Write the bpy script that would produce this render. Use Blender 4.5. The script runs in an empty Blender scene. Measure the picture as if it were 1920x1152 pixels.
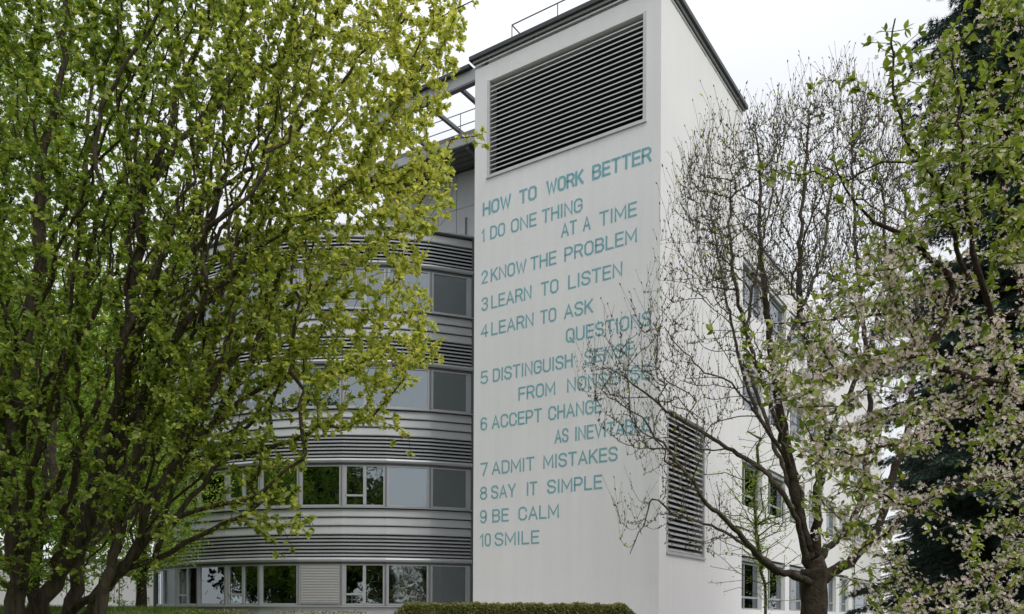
import bpy, math, random
import numpy as np
from mathutils import Vector
rng = np.random.default_rng(7); random.seed(7)
R = math.radians
scene = bpy.context.scene
col = scene.collection

# ------------------------------------------------------------------ camera, sky, sun, exposure
F, CX, CY, ROLL, EYE = 1530.0, 960.0, 1155.5, 0.0042, 1.6
cd = bpy.data.cameras.new('camera'); cam = bpy.data.objects.new('camera', cd); col.objects.link(cam)
cd.sensor_width = 36; cd.lens = 36 * F / 1920; cd.shift_y = (CY - 576) / 1920
cd.clip_start = 0.1; cd.clip_end = 3000
cam.location = (0, 0, EYE); cam.rotation_mode = 'XYZ'
from mathutils import Matrix
cam.matrix_world = Matrix.Translation((0, 0, EYE)) @ Matrix.Rotation(R(90), 4, 'X') @ Matrix.Rotation(ROLL, 4, 'Z')
scene.camera = cam
world = bpy.data.worlds.new('World'); scene.world = world; world.use_nodes = True
wn = world.node_tree; wn.nodes.clear()
SUN = Vector((0.42, -0.45, 0.79)).normalized()
sky = wn.nodes.new('ShaderNodeTexSky'); sky.sky_type = 'NISHITA'; sky.sun_disc = False
sky.sun_elevation = math.asin(SUN.z); sky.sun_rotation = math.atan2(SUN.x, SUN.y)
b1 = wn.nodes.new('ShaderNodeBackground'); wn.links.new(sky.outputs[0], b1.inputs[0]); b1.inputs[1].default_value = 0.10
tc = wn.nodes.new('ShaderNodeTexCoord'); sx = wn.nodes.new('ShaderNodeSeparateXYZ'); wn.links.new(tc.outputs['Generated'], sx.inputs[0])
rp = wn.nodes.new('ShaderNodeValToRGB'); wn.links.new(sx.outputs[2], rp.inputs[0])
rp.color_ramp.elements[0].position = 0.0; rp.color_ramp.elements[0].color = (0.70, 0.71, 0.725, 1)
e_ = rp.color_ramp.elements.new(0.5); e_.color = (0.77, 0.78, 0.80, 1)
rp.color_ramp.elements[2].position = 1.0; rp.color_ramp.elements[2].color = (1.45, 1.48, 1.54, 1)
cn = wn.nodes.new('ShaderNodeTexNoise'); cn.inputs['Scale'].default_value = 2.2; cn.inputs['Detail'].default_value = 4
cm = wn.nodes.new('ShaderNodeMapping'); cm.inputs['Scale'].default_value = (1, 1, 2.5); wn.links.new(tc.outputs['Generated'], cm.inputs[0]); wn.links.new(cm.outputs[0], cn.inputs[0])
cr_ = wn.nodes.new('ShaderNodeMapRange'); cr_.inputs[1].default_value = .3; cr_.inputs[2].default_value = .7; cr_.inputs[3].default_value = .95; cr_.inputs[4].default_value = 1.05; wn.links.new(cn.outputs[0], cr_.inputs[0])
cv = wn.nodes.new('ShaderNodeVectorMath'); cv.operation = 'SCALE'; wn.links.new(rp.outputs[0], cv.inputs[0]); wn.links.new(cr_.outputs[0], cv.inputs['Scale'])
b2 = wn.nodes.new('ShaderNodeBackground'); wn.links.new(cv.outputs[0], b2.inputs[0]); b2.inputs[1].default_value = 1.0
mx = wn.nodes.new('ShaderNodeMixShader'); mx.inputs[0].default_value = 0.88
wn.links.new(b1.outputs[0], mx.inputs[1]); wn.links.new(b2.outputs[0], mx.inputs[2])
wo = wn.nodes.new('ShaderNodeOutputWorld'); wn.links.new(mx.outputs[0], wo.inputs[0])
sd = bpy.data.lights.new('sun', 'SUN'); sd.energy = 1.3; sd.angle = R(26); sd.color = (1.0, 0.95, 0.88)
so = bpy.data.objects.new('sun', sd); col.objects.link(so); so.location = (20, -20, 40)
so.rotation_euler = SUN.to_track_quat('Z', 'Y').to_euler()
vs = scene.view_settings
vs.view_transform = 'Standard'; vs.look = 'None'; vs.gamma = 1; vs.use_curve_mapping = False; vs.exposure = 0.40
scene.render.engine = 'CYCLES'
scene.cycles.max_bounces = 8; scene.cycles.transparent_max_bounces = 12

# ------------------------------------------------------------------ helpers
CR, SR = math.cos(ROLL), math.sin(ROLL)
def unroll(px, py):
    dx, dy = px - CX, CY - py
    return dx * CR - dy * SR, dx * SR + dy * CR
def at(px, py, Y):
    x, y = unroll(px, py)
    return np.array([x / F * Y, Y, EYE + y / F * Y])
D1 = np.array([-2295.0, 1528.0]); D1 /= np.hypot(*D1)        # along the tower front, away to the left
D2 = np.array([-D1[1] * -1, -D1[0]]); D2 = np.array([0.5541979, 0.8323849])   # along the tower side, away to the right
YL = 26.9
x, _ = unroll(889, 600); PL = np.array([x / F * YL, YL])
rc = unroll(1237.5, 600)[0] / F
tt = (rc * PL[1] - PL[0]) / (-D1[0] + rc * D1[1]) ; TW = tt
PC = PL - tt * D1
rf = unroll(1391, 650)[0] / F
TS = (rf * PC[1] - PC[0]) / (D2[0] - rf * D2[1])
def on_plane(px, py, O, Dr):
    x, y = unroll(px, py); r = x / F
    s = (r * O[1] - O[0]) / (Dr[0] - r * Dr[1])
    Y = O[1] + s * Dr[1]
    return s, EYE + y / F * Y
front = lambda px, py: on_plane(px, py, PC, D1)
side = lambda px, py: on_plane(px, py, PC, D2)
HT = EYE + 1031.5 / F * YL                                    # top of the tower wall
print('tower', TW, TS, PC, HT)

def tag(o, label=None, cat=None, group=None, kind=None):
    for k, v in (('label', label), ('category', cat), ('group', group), ('kind', kind)):
        if v: o[k] = v
    return o
def empty(name, loc=(0, 0, 0)):
    o = bpy.data.objects.new(name, None); o.location = loc; col.objects.link(o); return o
class MB:
    def __init__(s): s.v = []; s.f = []; s.n = 0
    def add(s, verts, faces):
        s.v.extend([tuple(map(float, v)) for v in verts]); s.f.extend([tuple(i + s.n for i in f) for f in faces]); s.n = len(s.v)
        return s
    def hexa(s, p):   # p: 8 points, bottom 4 ccw then top 4
        return s.add(p, [(0, 3, 2, 1), (4, 5, 6, 7), (0, 1, 5, 4), (1, 2, 6, 5), (2, 3, 7, 6), (3, 0, 4, 7)])
    def box(s, fr, u0, u1, n0, n1, z0, z1):   # fr = (origin xy, u dir xy, outward n dir xy)
        O, U, N = fr
        P = lambda u, n, z: (O[0] + U[0] * u + N[0] * n, O[1] + U[1] * u + N[1] * n, z)
        return s.hexa([P(u0, n0, z0), P(u1, n0, z0), P(u1, n1, z0), P(u0, n1, z0), P(u0, n0, z1), P(u1, n0, z1), P(u1, n1, z1), P(u0, n1, z1)])
    def prism(s, fr, u0, u1, prof):            # profile of (n, z) along u
        O, U, N = fr; k = len(prof)
        vs_ = [(O[0] + U[0] * u + N[0] * n, O[1] + U[1] * u + N[1] * n, z) for u in (u0, u1) for n, z in prof]
        return s.add(vs_, [tuple(range(k)), tuple(range(2 * k - 1, k - 1, -1))] + [(i, i + k, (i + 1) % k + k, (i + 1) % k) for i in range(k)])
    def tube(s, a, b, r, k=6):
        a = Vector(a); b = Vector(b); d = (b - a).normalized(); x_ = d.orthogonal().normalized(); y_ = d.cross(x_)
        ring = [x_ * math.cos(t * 2 * math.pi / k) * r + y_ * math.sin(t * 2 * math.pi / k) * r for t in range(k)]
        vs_ = [a + q for q in ring] + [b + q for q in ring]
        return s.add(vs_, [(i, (i + 1) % k, (i + 1) % k + k, i + k) for i in range(k)] + [tuple(range(k))[::-1], tuple(range(k, 2 * k))])
    def mesh(s, name, mat):
        m = bpy.data.meshes.new(name); m.from_pydata(s.v, [], s.f); m.materials.append(mat); m.update(); return m
    def build(s, name, mat, parent=None, fix=True, smooth=False):
        m = s.mesh(name, mat)
        if fix:
            import bmesh
            bm = bmesh.new(); bm.from_mesh(m); bmesh.ops.recalc_face_normals(bm, faces=bm.faces); bm.to_mesh(m); bm.free()
        if smooth: m.polygons.foreach_set('use_smooth', [True] * len(m.polygons))
        o = bpy.data.objects.new(name, m); col.objects.link(o)
        if parent:
            o.parent = parent; o.matrix_parent_inverse = root_matrix(parent).inverted()
        return o
def root_matrix(p):
    return (root_matrix(p.parent) @ p.matrix_parent_inverse if p.parent else Matrix.Identity(4)) @ p.matrix_basis
def np_mesh(name, V, faces_flat, loop_starts, loop_totals, mat, parent=None, smooth=False, tint=None):
    m = bpy.data.meshes.new(name)
    m.vertices.add(len(V)); m.vertices.foreach_set('co', np.asarray(V, np.float32).ravel())
    m.loops.add(len(faces_flat)); m.loops.foreach_set('vertex_index', np.asarray(faces_flat, np.int32))
    m.polygons.add(len(loop_starts)); m.polygons.foreach_set('loop_start', np.asarray(loop_starts, np.int32))
    m.polygons.foreach_set('loop_total', np.asarray(loop_totals, np.int32))
    if smooth: m.polygons.foreach_set('use_smooth', np.ones(len(loop_starts), bool))
    m.update(calc_edges=True)
    if tint is not None:
        a = m.attributes.new('tint', 'FLOAT', 'POINT'); a.data.foreach_set('value', np.asarray(tint, np.float32))
    m.materials.append(mat)
    o = bpy.data.objects.new(name, m); col.objects.link(o)
    if parent: o.parent = parent; o.matrix_parent_inverse = root_matrix(parent).inverted()
    return o

# ------------------------------------------------------------------ materials
def mat(name, color, rough=0.6, metal=0.0, var=0.0, scale=4.0, bump=0.0, bscale=60.0, spec=0.5, stretch=None, color2=None):
    m = bpy.data.materials.new(name); m.use_nodes = True; nt = m.node_tree; p = nt.nodes['Principled BSDF']
    p.inputs['Base Color'].default_value = (*color, 1); p.inputs['Roughness'].default_value = rough
    p.inputs['Metallic'].default_value = metal; p.inputs['Specular IOR Level'].default_value = spec
    geo = nt.nodes.new('ShaderNodeNewGeometry'); src = geo.outputs['Position']
    if stretch:
        mp = nt.nodes.new('ShaderNodeMapping'); mp.inputs['Scale'].default_value = stretch; nt.links.new(src, mp.inputs[0]); src = mp.outputs[0]
    if var > 0 or color2:
        n = nt.nodes.new('ShaderNodeTexNoise'); n.inputs['Scale'].default_value = scale; n.inputs['Detail'].default_value = 6; n.inputs['Roughness'].default_value = 0.65
        nt.links.new(src, n.inputs[0]); r = nt.nodes.new('ShaderNodeValToRGB'); nt.links.new(n.outputs[0], r.inputs[0])
        c2 = color2 or tuple(c * (1 - var) for c in color)
        r.color_ramp.elements[0].position = 0.35; r.color_ramp.elements[0].color = (*c2, 1)
        r.color_ramp.elements[1].position = 0.65; r.color_ramp.elements[1].color = (*color, 1)
        nt.links.new(r.outputs[0], p.inputs['Base Color'])
    if bump > 0:
        n2 = nt.nodes.new('ShaderNodeTexNoise'); n2.inputs['Scale'].default_value = bscale; n2.inputs['Detail'].default_value = 5
        nt.links.new(src, n2.inputs[0]); b = nt.nodes.new('ShaderNodeBump'); b.inputs['Strength'].default_value = bump; b.inputs['Distance'].default_value = 0.03
        nt.links.new(n2.outputs[0], b.inputs['Height']); nt.links.new(b.outputs[0], p.inputs['Normal'])
    return m
def leaf_mat(name, stops, trans=0.35, rough=0.45, gloss=0.35):
    m = bpy.data.materials.new(name); m.use_nodes = True; nt = m.node_tree; p = nt.nodes['Principled BSDF']; out = nt.nodes['Material Output']
    at_ = nt.nodes.new('ShaderNodeAttribute'); at_.attribute_name = 'tint'
    r = nt.nodes.new('ShaderNodeValToRGB'); nt.links.new(at_.outputs['Fac'], r.inputs[0])
    el = r.color_ramp.elements
    while len(el) < len(stops): el.new(0.5)
    for e, (t, c) in zip(el, stops): e.position = t; e.color = (*c, 1)
    nt.links.new(r.outputs[0], p.inputs['Base Color']); p.inputs['Roughness'].default_value = rough; p.inputs['Specular IOR Level'].default_value = gloss
    t = nt.nodes.new('ShaderNodeBsdfTranslucent'); hs = nt.nodes.new('ShaderNodeHueSaturation'); hs.inputs['Saturation'].default_value = 1.1; hs.inputs['Value'].default_value = 1.25
    nt.links.new(r.outputs[0], hs.inputs['Color']); nt.links.new(hs.outputs[0], t.inputs[0])
    mxs = nt.nodes.new('ShaderNodeMixShader'); mxs.inputs[0].default_value = trans
    nt.links.new(p.outputs[0], mxs.inputs[1]); nt.links.new(t.outputs[0], mxs.inputs[2]); nt.links.new(mxs.outputs[0], out.inputs[0])
    return m
def render_mat(name, color):
    """painted render: broad streaks running down the wall, a fine grain and faint blotches"""
    m = mat(name, color, 0.9, bump=0.25, bscale=45, spec=0.2); nt = m.node_tree; p = nt.nodes['Principled BSDF']
    geo = nt.nodes.new('ShaderNodeNewGeometry'); cur = None
    for sc, st, lo, amt in ((1.0, (0.35, 0.35, 0.35), 0.3, 0.03), (1.0, (4, 4, 0.22), 0.3, 0.022), (14.0, (1, 1, 1), 0.35, 0.012)):
        mp = nt.nodes.new('ShaderNodeMapping'); mp.inputs['Scale'].default_value = st; nt.links.new(geo.outputs['Position'], mp.inputs[0])
        n = nt.nodes.new('ShaderNodeTexNoise'); n.inputs['Scale'].default_value = sc; n.inputs['Detail'].default_value = 5; nt.links.new(mp.outputs[0], n.inputs[0])
        mr = nt.nodes.new('ShaderNodeMapRange'); mr.inputs[1].default_value = lo; mr.inputs[2].default_value = 1 - lo; mr.inputs[3].default_value = 1 - amt * 2; mr.inputs[4].default_value = 1.0
        nt.links.new(n.outputs[0], mr.inputs[0])
        if cur is None: cur = mr.outputs[0]
        else:
            mu = nt.nodes.new('ShaderNodeMath'); mu.operation = 'MULTIPLY'; nt.links.new(cur, mu.inputs[0]); nt.links.new(mr.outputs[0], mu.inputs[1]); cur = mu.outputs[0]
    vm = nt.nodes.new('ShaderNodeVectorMath'); vm.operation = 'SCALE'; vm.inputs[0].default_value = color; nt.links.new(cur, vm.inputs['Scale'])
    nt.links.new(vm.outputs[0], p.inputs['Base Color']); return m
M = {}
M['plaster'] = render_mat('white_render', (0.80, 0.79, 0.80))
M['dark_metal'] = mat('dark_coping', (0.045, 0.045, 0.05), 0.45, 0.3, var=0.2)
M['slat'] = mat('slat_paint', (0.50, 0.50, 0.51), 0.4, 0.2, var=0.12, scale=3)
M['alu'] = mat('grey_cladding', (0.42, 0.43, 0.44), 0.56, 0.32, var=0.10, scale=1.2, bump=0.04, bscale=3)
M['alu_light'] = mat('light_aluminium', (0.43, 0.44, 0.46), 0.4, 0.4, var=0.08)
M['alu_dark'] = mat('dark_aluminium', (0.13, 0.135, 0.145), 0.45, 0.4, var=0.1)
M['frame'] = mat('window_frame_metal', (0.42, 0.43, 0.45), 0.4, 0.3, var=0.06)
M['black'] = mat('dark_void', (0.012, 0.012, 0.014), 0.9)
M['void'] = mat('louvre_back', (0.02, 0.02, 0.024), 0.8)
M['room'] = mat('room_wall', (0.18, 0.17, 0.155), 0.9, var=0.2)
M['room_floor'] = mat('room_floor', (0.10, 0.09, 0.08), 0.7)
M['soffit'] = mat('soffit', (0.10, 0.10, 0.10), 0.7, var=0.2)
M['concrete'] = mat('concrete', (0.26, 0.245, 0.235), 0.85, var=0.25, scale=3, bump=0.2)
M['paint'] = mat('turquoise_paint', (0.155, 0.37, 0.425), 0.85, color2=(0.25, 0.44, 0.49), scale=9, spec=0.2)
M['blind'] = mat('blind_lamella', (0.36, 0.355, 0.35), 0.5, 0.2)
M['curtain'] = mat('curtain_cloth', (0.55, 0.54, 0.48), 0.9, var=0.15, stretch=(14, 14, 0.3), scale=2)
M['white_thing'] = mat('white_lacquer', (0.65, 0.65, 0.63), 0.5)
M['panel_white'] = mat('white_fibre_panel', (0.74, 0.73, 0.76), 0.7, var=0.05, scale=1.5)
M['bark'] = mat('bark', (0.13, 0.105, 0.078), 0.95, color2=(0.045, 0.037, 0.028), scale=9, bump=1.0, bscale=16, stretch=(2.2, 2.2, 0.4), spec=0.2)
M['bark_grey'] = mat('grey_bark', (0.15, 0.13, 0.105), 0.95, color2=(0.05, 0.042, 0.033), scale=7, bump=0.8, bscale=30, spec=0.2)
M['bark_red'] = mat('cherry_bark', (0.055, 0.035, 0.028), 0.9, color2=(0.025, 0.017, 0.014), scale=8, bump=0.8, bscale=30, spec=0.2)
M['bud'] = mat('bud', (0.07, 0.05, 0.04), 0.7)
M['grass_soil'] = mat('lawn', (0.13, 0.17, 0.06), 0.95, color2=(0.08, 0.10, 0.04), scale=1.5, bump=0.6)
M['path'] = mat('asphalt', (0.055, 0.055, 0.055), 0.9, var=0.3, scale=20, bump=0.4, bscale=150)
def age_bark(m, old, young):
    nt = m.node_tree; p = nt.nodes['Principled BSDF']; l = p.inputs['Base Color'].links[0]; ramp = l.from_node
    a_ = nt.nodes.new('ShaderNodeAttribute'); a_.attribute_name = 'tint'; r = nt.nodes.new('ShaderNodeValToRGB'); nt.links.new(a_.outputs['Fac'], r.inputs[0])
    r.color_ramp.elements[0].color = (*young, 1); r.color_ramp.elements[1].color = (*old, 1); r.color_ramp.elements[1].position = .8
    mu = nt.nodes.new('ShaderNodeMix'); mu.data_type = 'RGBA'; mu.blend_type = 'MULTIPLY'; mu.inputs['Factor'].default_value = 1
    nt.links.new(ramp.outputs[0], mu.inputs['A']); nt.links.new(r.outputs[0], mu.inputs['B']); nt.links.new(mu.outputs['Result'], p.inputs['Base Color'])
age_bark(M['bark_grey'], (.38, .34, .30), (1.1, 1.08, 1.05)); age_bark(M['bark'], (.8, .8, .8), (.75, .72, .65))
def glass_mat():
    m = bpy.data.materials.new('window_glass'); m.use_nodes = True; nt = m.node_tree; nt.nodes.clear()
    out = nt.nodes.new('ShaderNodeOutputMaterial'); tr = nt.nodes.new('ShaderNodeBsdfTransparent'); tr.inputs[0].default_value = (0.58, 0.63, 0.58, 1)
    gl = nt.nodes.new('ShaderNodeBsdfGlossy'); gl.inputs[0].default_value = (0.86, 0.93, 1.0, 1); gl.inputs['Roughness'].default_value = 0.015
    fr = nt.nodes.new('ShaderNodeFresnel'); fr.inputs[0].default_value = 1.5
    mr = nt.nodes.new('ShaderNodeMapRange'); mr.inputs[3].default_value = 0.19; mr.inputs[4].default_value = 1.0; nt.links.new(fr.outputs[0], mr.inputs[0])
    n = nt.nodes.new('ShaderNodeTexNoise'); n.inputs['Scale'].default_value = 1.3; g = nt.nodes.new('ShaderNodeNewGeometry'); nt.links.new(g.outputs['Position'], n.inputs[0])
    b = nt.nodes.new('ShaderNodeBump'); b.inputs['Strength'].default_value = 0.04; b.inputs['Distance'].default_value = 0.1; nt.links.new(n.outputs[0], b.inputs['Height']); nt.links.new(b.outputs[0], gl.inputs['Normal'])
    mi = nt.nodes.new('ShaderNodeMixShader'); nt.links.new(mr.outputs[0], mi.inputs[0]); nt.links.new(tr.outputs[0], mi.inputs[1]); nt.links.new(gl.outputs[0], mi.inputs[2])
    nt.links.new(mi.outputs[0], out.inputs[0]); return m
M['glass'] = glass_mat()

# ------------------------------------------------------------------ ground
def gz(x, y):
    t = np.clip((y - 9) / 14.0, 0, 1); t = t * t * (3 - 2 * t)
    l = np.clip((-x - 6) / 6.0, 0, 1) * np.clip((y - 18) / 8, 0, 1)
    return t * 0.95 + l * 0.78
def ground():
    xs = np.concatenate([[-600, -200, -100], np.arange(-60, 61, 1.5), [100, 200, 600]])
    ys = np.concatenate([[-600, -200, -80], np.arange(-40, 81, 1.5), [120, 250, 800]])
    X, Y = np.meshgrid(xs, ys); Z = gz(X, Y) + 0.03 * np.sin(X * .7) * np.cos(Y * .9)
    V = np.stack([X, Y, Z], -1).reshape(-1, 3); nx = len(xs)
    q = [(j * nx + i, j * nx + i + 1, (j + 1) * nx + i + 1, (j + 1) * nx + i) for j in range(len(ys) - 1) for i in range(nx - 1)]
    q = np.array(q); o = np_mesh('ground', V, q.ravel(), np.arange(len(q)) * 4, np.full(len(q), 4), M['grass_soil'], smooth=True)
    tag(o, kind='structure')
ground()
M['bounce_paving'] = mat('pale_bounce_paving', (0.50, 0.48, 0.45), 0.85, var=0.15, scale=6, bump=0.2)  # unseen pale ground sheet, added to bounce light onto the lower walls
m = MB()
for i in range(22):
    for j in range(14): m.add([(-9 + i, 20.6 + j, gz(-9 + i, 20.6 + j) + .05), (-8.01 + i, 20.6 + j, gz(-8 + i, 20.6 + j) + .05), (-8.01 + i, 21.59 + j, gz(-8 + i, 21.6 + j) + .05), (-9 + i, 21.59 + j, gz(-9 + i, 21.6 + j) + .05)], [(0, 1, 2, 3)])
tag(m.build('bounce_pavement', M['bounce_paving'], fix=False), kind='structure')

# ------------------------------------------------------------------ tower
ZB = 0.4
def wall_holes(mb, fr, u0, u1, z0, z1, holes, depth):
    O, U, N = fr
    P = lambda u, n, z: (O[0] + U[0] * u + N[0] * n, O[1] + U[1] * u + N[1] * n, z)
    us = sorted({u0, u1, *[h[0] for h in holes], *[h[1] for h in holes]}); zs = sorted({z0, z1, *[h[2] for h in holes], *[h[3] for h in holes]})
    for a, b in zip(us, us[1:]):
        for c, d in zip(zs, zs[1:]):
            if any(h[0] - 1e-6 <= a and b <= h[1] + 1e-6 and h[2] - 1e-6 <= c and d <= h[3] + 1e-6 for h in holes): continue
            mb.add([P(a, 0, c), P(b, 0, c), P(b, 0, d), P(a, 0, d)], [(0, 1, 2, 3)])
    for a, b, c, d in holes:
        for p in (((a, c), (b, c)), ((b, c), (b, d)), ((b, d), (a, d)), ((a, d), (a, c))):
            (ua, za), (ub, zb_) = p
            mb.add([P(ua, 0, za), P(ub, 0, zb_), P(ub, -depth, zb_), P(ua, -depth, za)], [(0, 1, 2, 3)])
NF = -D2; NS = np.array([-D1[0], -D1[1]])
FRF = (PC, D1, NF); FRS = (PC, D2, NS)
tower = empty('stair_tower', (*((PC + PL) / 2), ZB))
tag(tower, 'tall windowless white rendered tower with a painted list of words and a big louvre', 'tower')
lt = front(916.3, 152.5); lr = front(1209, 22); lb = front(914, 333)
LV = (lr[0], lt[0], lb[1] + 0.02, lt[1])      # u0,u1,z0,z1
a = side(1252, 766); b = side(1320, 1047); SV = (a[0], b[0], side(1250, 1034)[1], a[1])
w = MB(); wall_holes(w, FRF, 0, TW, ZB, HT, [LV], 0.45); w.build('wall', M['plaster'], tower, fix=False)
w = MB(); wall_holes(w, FRS, 0, TS, ZB, HT, [SV], 0.35); w.build('wall', M['plaster'], tower, fix=False)
PB = PC + D2 * TS
w = MB(); wall_holes(w, ((PL), D2, D1), 0, TS, ZB, HT, [], 0.3); w.build('wall', M['plaster'], tower, fix=False)
w = MB(); wall_holes(w, (PB, D1, D2), 0, TW, ZB, HT, [], 0.3); w.build('wall', M['plaster'], tower, fix=False)
def louvre(fr, H, n, depth, lip, parent):
    u0, u1, z0, z1 = H
    lv = MB()
    t = 0.045
    lv.box(fr, u0 + t, u1 - t, -0.04, 0.015, z0 - 0.03, z0 + 0.02); lv.box(fr, u0 - 0.05, u0 + t, -0.04, 0.012, z0 - 0.03, z1 + .03)
    lv.box(fr, u1 - t, u1 + 0.05, -0.04, 0.012, z0 - 0.03, z1 + .03); lv.box(fr, u0 - 0.07, u1 + 0.07, -0.05, 0.05, z0 - 0.075, z0 - 0.031)
    g = lv.build('louvre_frame', M['slat'], parent)
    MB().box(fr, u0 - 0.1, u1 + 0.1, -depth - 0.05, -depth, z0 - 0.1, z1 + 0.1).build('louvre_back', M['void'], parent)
    p = (z1 - z0 - 0.10) / n; first = None
    for i in range(n):
        zb = z0 + 0.04 + p * i; h = p * lip
        m = MB().prism(fr, u0 + t + .004, u1 - t - .004, [(-0.045, zb), (-0.033, zb), (-0.033, zb + h), (-0.045 - p * .8, zb + h + p * .55), (-0.057 - p * .8, zb + h + p * .55), (-0.045, zb + h - 0.012)])
        m.build('louvre_slat', M['slat'], parent)
louvre(FRF, LV, 20, 0.45, 0.24, tower)
louvre(FRS, SV, 25, 0.35, 0.28, tower)
# coping: shadow joint, light fascia, dark projecting cap
def ring(mb, off, z0, z1, inner=0.6):
    fr = FRF
    mb.box(fr, -off, TW + off, -inner, off, z0, z1)
    mb.box(fr, -off, TW + off, -TS - off, -TS + inner, z0, z1)
    mb.box(fr, -off, inner, -TS + inner, -inner, z0, z1)
    mb.box(fr, TW - inner, TW + off, -TS + inner, -inner, z0, z1)
m = MB(); ring(m, 0.012, HT, HT + 0.05); m.build('shadow_joint', M['dark_metal'], tower)
m = MB(); ring(m, 0.06, HT + 0.05, HT + 0.13); m.build('fascia', M['alu_light'], tower)
m = MB(); ring(m, 0.15, HT + 0.13, HT + 0.26); m.build('coping', M['dark_metal'], tower)
MB().box(FRF, 0, TW, -TS, 0, HT - 0.15, HT - 0.05).build('roof', M['concrete'], tower)
# roof railing
rail = MB(); zr = HT + 1.42
def P3(fr, u, n, z): O, U, N = fr; return (O[0] + U[0] * u + N[0] * n, O[1] + U[1] * u + N[1] * n, z)
ue, ne = TW - 0.95, -0.75
rail.tube(P3(FRF, ue, ne, zr), P3(FRF, 0.7, ne, zr), 0.022); rail.tube(P3(FRF, ue, ne, zr), P3(FRF, ue, ne - 4, zr), 0.022)
rl = rail.build('railing', M['alu_dark'], tower)
for u, n in [(ue, ne), (ue - 1.75, ne), (ue - 3.3, ne), (0.8, ne), (ue, ne - 2), (ue, ne - 4)]:
    MB().tube(P3(FRF, u, n, HT), P3(FRF, u, n, zr), 0.018).build('railing_post', M['alu_dark'], rl)

# lettering: single-stroke glyphs on a 1 x 1 cell, painted on the front wall
c_ = .26
GL = {
'A': (.95, [[(0, 0), (.5, 1), (1, 0)], [(.17, .32), (.83, .32)]]), 'B': (.85, [[(0, 0), (0, 1), (.72, 1), (.95, .85), (.95, .68), (.72, .53), (0, .53)], [(.72, .53), (1, .38), (1, .17), (.76, 0), (0, 0)]]),
'C': (.88, [[(1, .72), (1, .82), (.75, 1), (.25, 1), (0, .82), (0, .18), (.25, 0), (.75, 0), (1, .18), (1, .3)]]),
'D': (.85, [[(0, 0), (0, 1), (.68, 1), (1, .8), (1, .2), (.68, 0), (0, 0)]]), 'E': (.75, [[(1, 1), (0, 1), (0, 0), (1, 0)], [(0, .52), (.9, .52)]]),
'F': (.75, [[(1, 1), (0, 1), (0, 0)], [(0, .5), (.88, .5)]]), 'G': (.88, [[(1, .75), (1, .82), (.75, 1), (.25, 1), (0, .82), (0, .18), (.25, 0), (.75, 0), (1, .18), (1, .48), (.55, .48)]]),
'H': (.85, [[(0, 0), (0, 1)], [(1, 0), (1, 1)], [(0, .52), (1, .52)]]), 'I': (.12, [[(.5, 0), (.5, 1)]]), 'K': (.85, [[(0, 0), (0, 1)], [(.95, 1), (0, .38)], [(.34, .6), (1, 0)]]),
'L': (.72, [[(0, 1), (0, 0), (1, 0)]]), 'M': (1.1, [[(0, 0), (0, 1), (.5, .25), (1, 1), (1, 0)]]), 'N': (.88, [[(0, 0), (0, 1), (1, 0), (1, 1)]]),
'O': (.88, [[(.25, 0), (0, .18), (0, .82), (.25, 1), (.75, 1), (1, .82), (1, .18), (.75, 0), (.25, 0)]]), 'P': (.82, [[(0, 0), (0, 1), (.72, 1), (1, .84), (1, .6), (.72, .44), (0, .44)]]),
'Q': (.88, [[(.25, 0), (0, .18), (0, .82), (.25, 1), (.75, 1), (1, .82), (1, .18), (.75, 0), (.25, 0)], [(.5, .28), (1, -.1)]]),
'R': (.85, [[(0, 0), (0, 1), (.72, 1), (1, .84), (1, .64), (.72, .48), (0, .48)], [(.62, .48), (1, 0)]]),
'S': (.85, [[(1, .8), (.96, .88), (.75, 1), (.25, 1), (0, .84), (0, .68), (.25, .54), (.75, .48), (1, .34), (1, .16), (.75, 0), (.25, 0), (0, .14), (0, .22)]]),
'T': (.85, [[(0, 1), (1, 1)], [(.5, 0), (.5, 1)]]), 'U': (.88, [[(0, 1), (0, .18), (.25, 0), (.75, 0), (1, .18), (1, 1)]]), 'V': (.9, [[(0, 1), (.5, 0), (1, 1)]]),
'W': (1.25, [[(0, 1), (.25, 0), (.5, .85), (.75, 0), (1, 1)]]), 'Y': (.9, [[(0, 1), (.5, .45), (1, 1)], [(.5, .45), (.5, 0)]]),
'1': (.4, [[(0, .76), (.8, 1), (.8, 0)]]), '2': (.8, [[(0, .78), (.05, .88), (.3, 1), (.72, 1), (1, .84), (1, .66), (0, 0), (1, 0)]]),
'3': (.8, [[(0, .84), (.25, 1), (.75, 1), (1, .84), (1, .68), (.75, .54), (.4, .54)], [(.75, .54), (1, .38), (1, .16), (.75, 0), (.25, 0), (0, .16)]]),
'4': (.85, [[(.76, 0), (.76, 1), (0, .28), (1, .28)]]), '5': (.8, [[(.92, 1), (.1, 1), (.05, .54), (.7, .6), (1, .44), (1, .17), (.75, 0), (.25, 0), (0, .14)]]),
'6': (.8, [[(.95, .86), (.72, 1), (.28, 1), (0, .8), (0, .18), (.25, 0), (.75, 0), (1, .18), (1, .42), (.75, .58), (.25, .58), (0, .42)]]),
'7': (.8, [[(0, 1), (1, 1), (.35, 0)]]), '8': (.8, [[(.3, .55), (.05, .7), (.05, .85), (.3, 1), (.7, 1), (.95, .85), (.95, .7), (.7, .55), (.3, .55), (0, .38), (0, .16), (.28, 0), (.72, 0), (1, .16), (1, .38), (.7, .55)]]),
'9': (.8, [[(.05, .14), (.28, 0), (.72, 0), (1, .2), (1, .82), (.75, 1), (.25, 1), (0, .82), (0, .58), (.25, .42), (.75, .42), (1, .58)]]),
'0': (.75, [[(.25, 0), (0, .18), (0, .82), (.25, 1), (.75, 1), (1, .82), (1, .18), (.75, 0), (.25, 0)]]),
}
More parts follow.
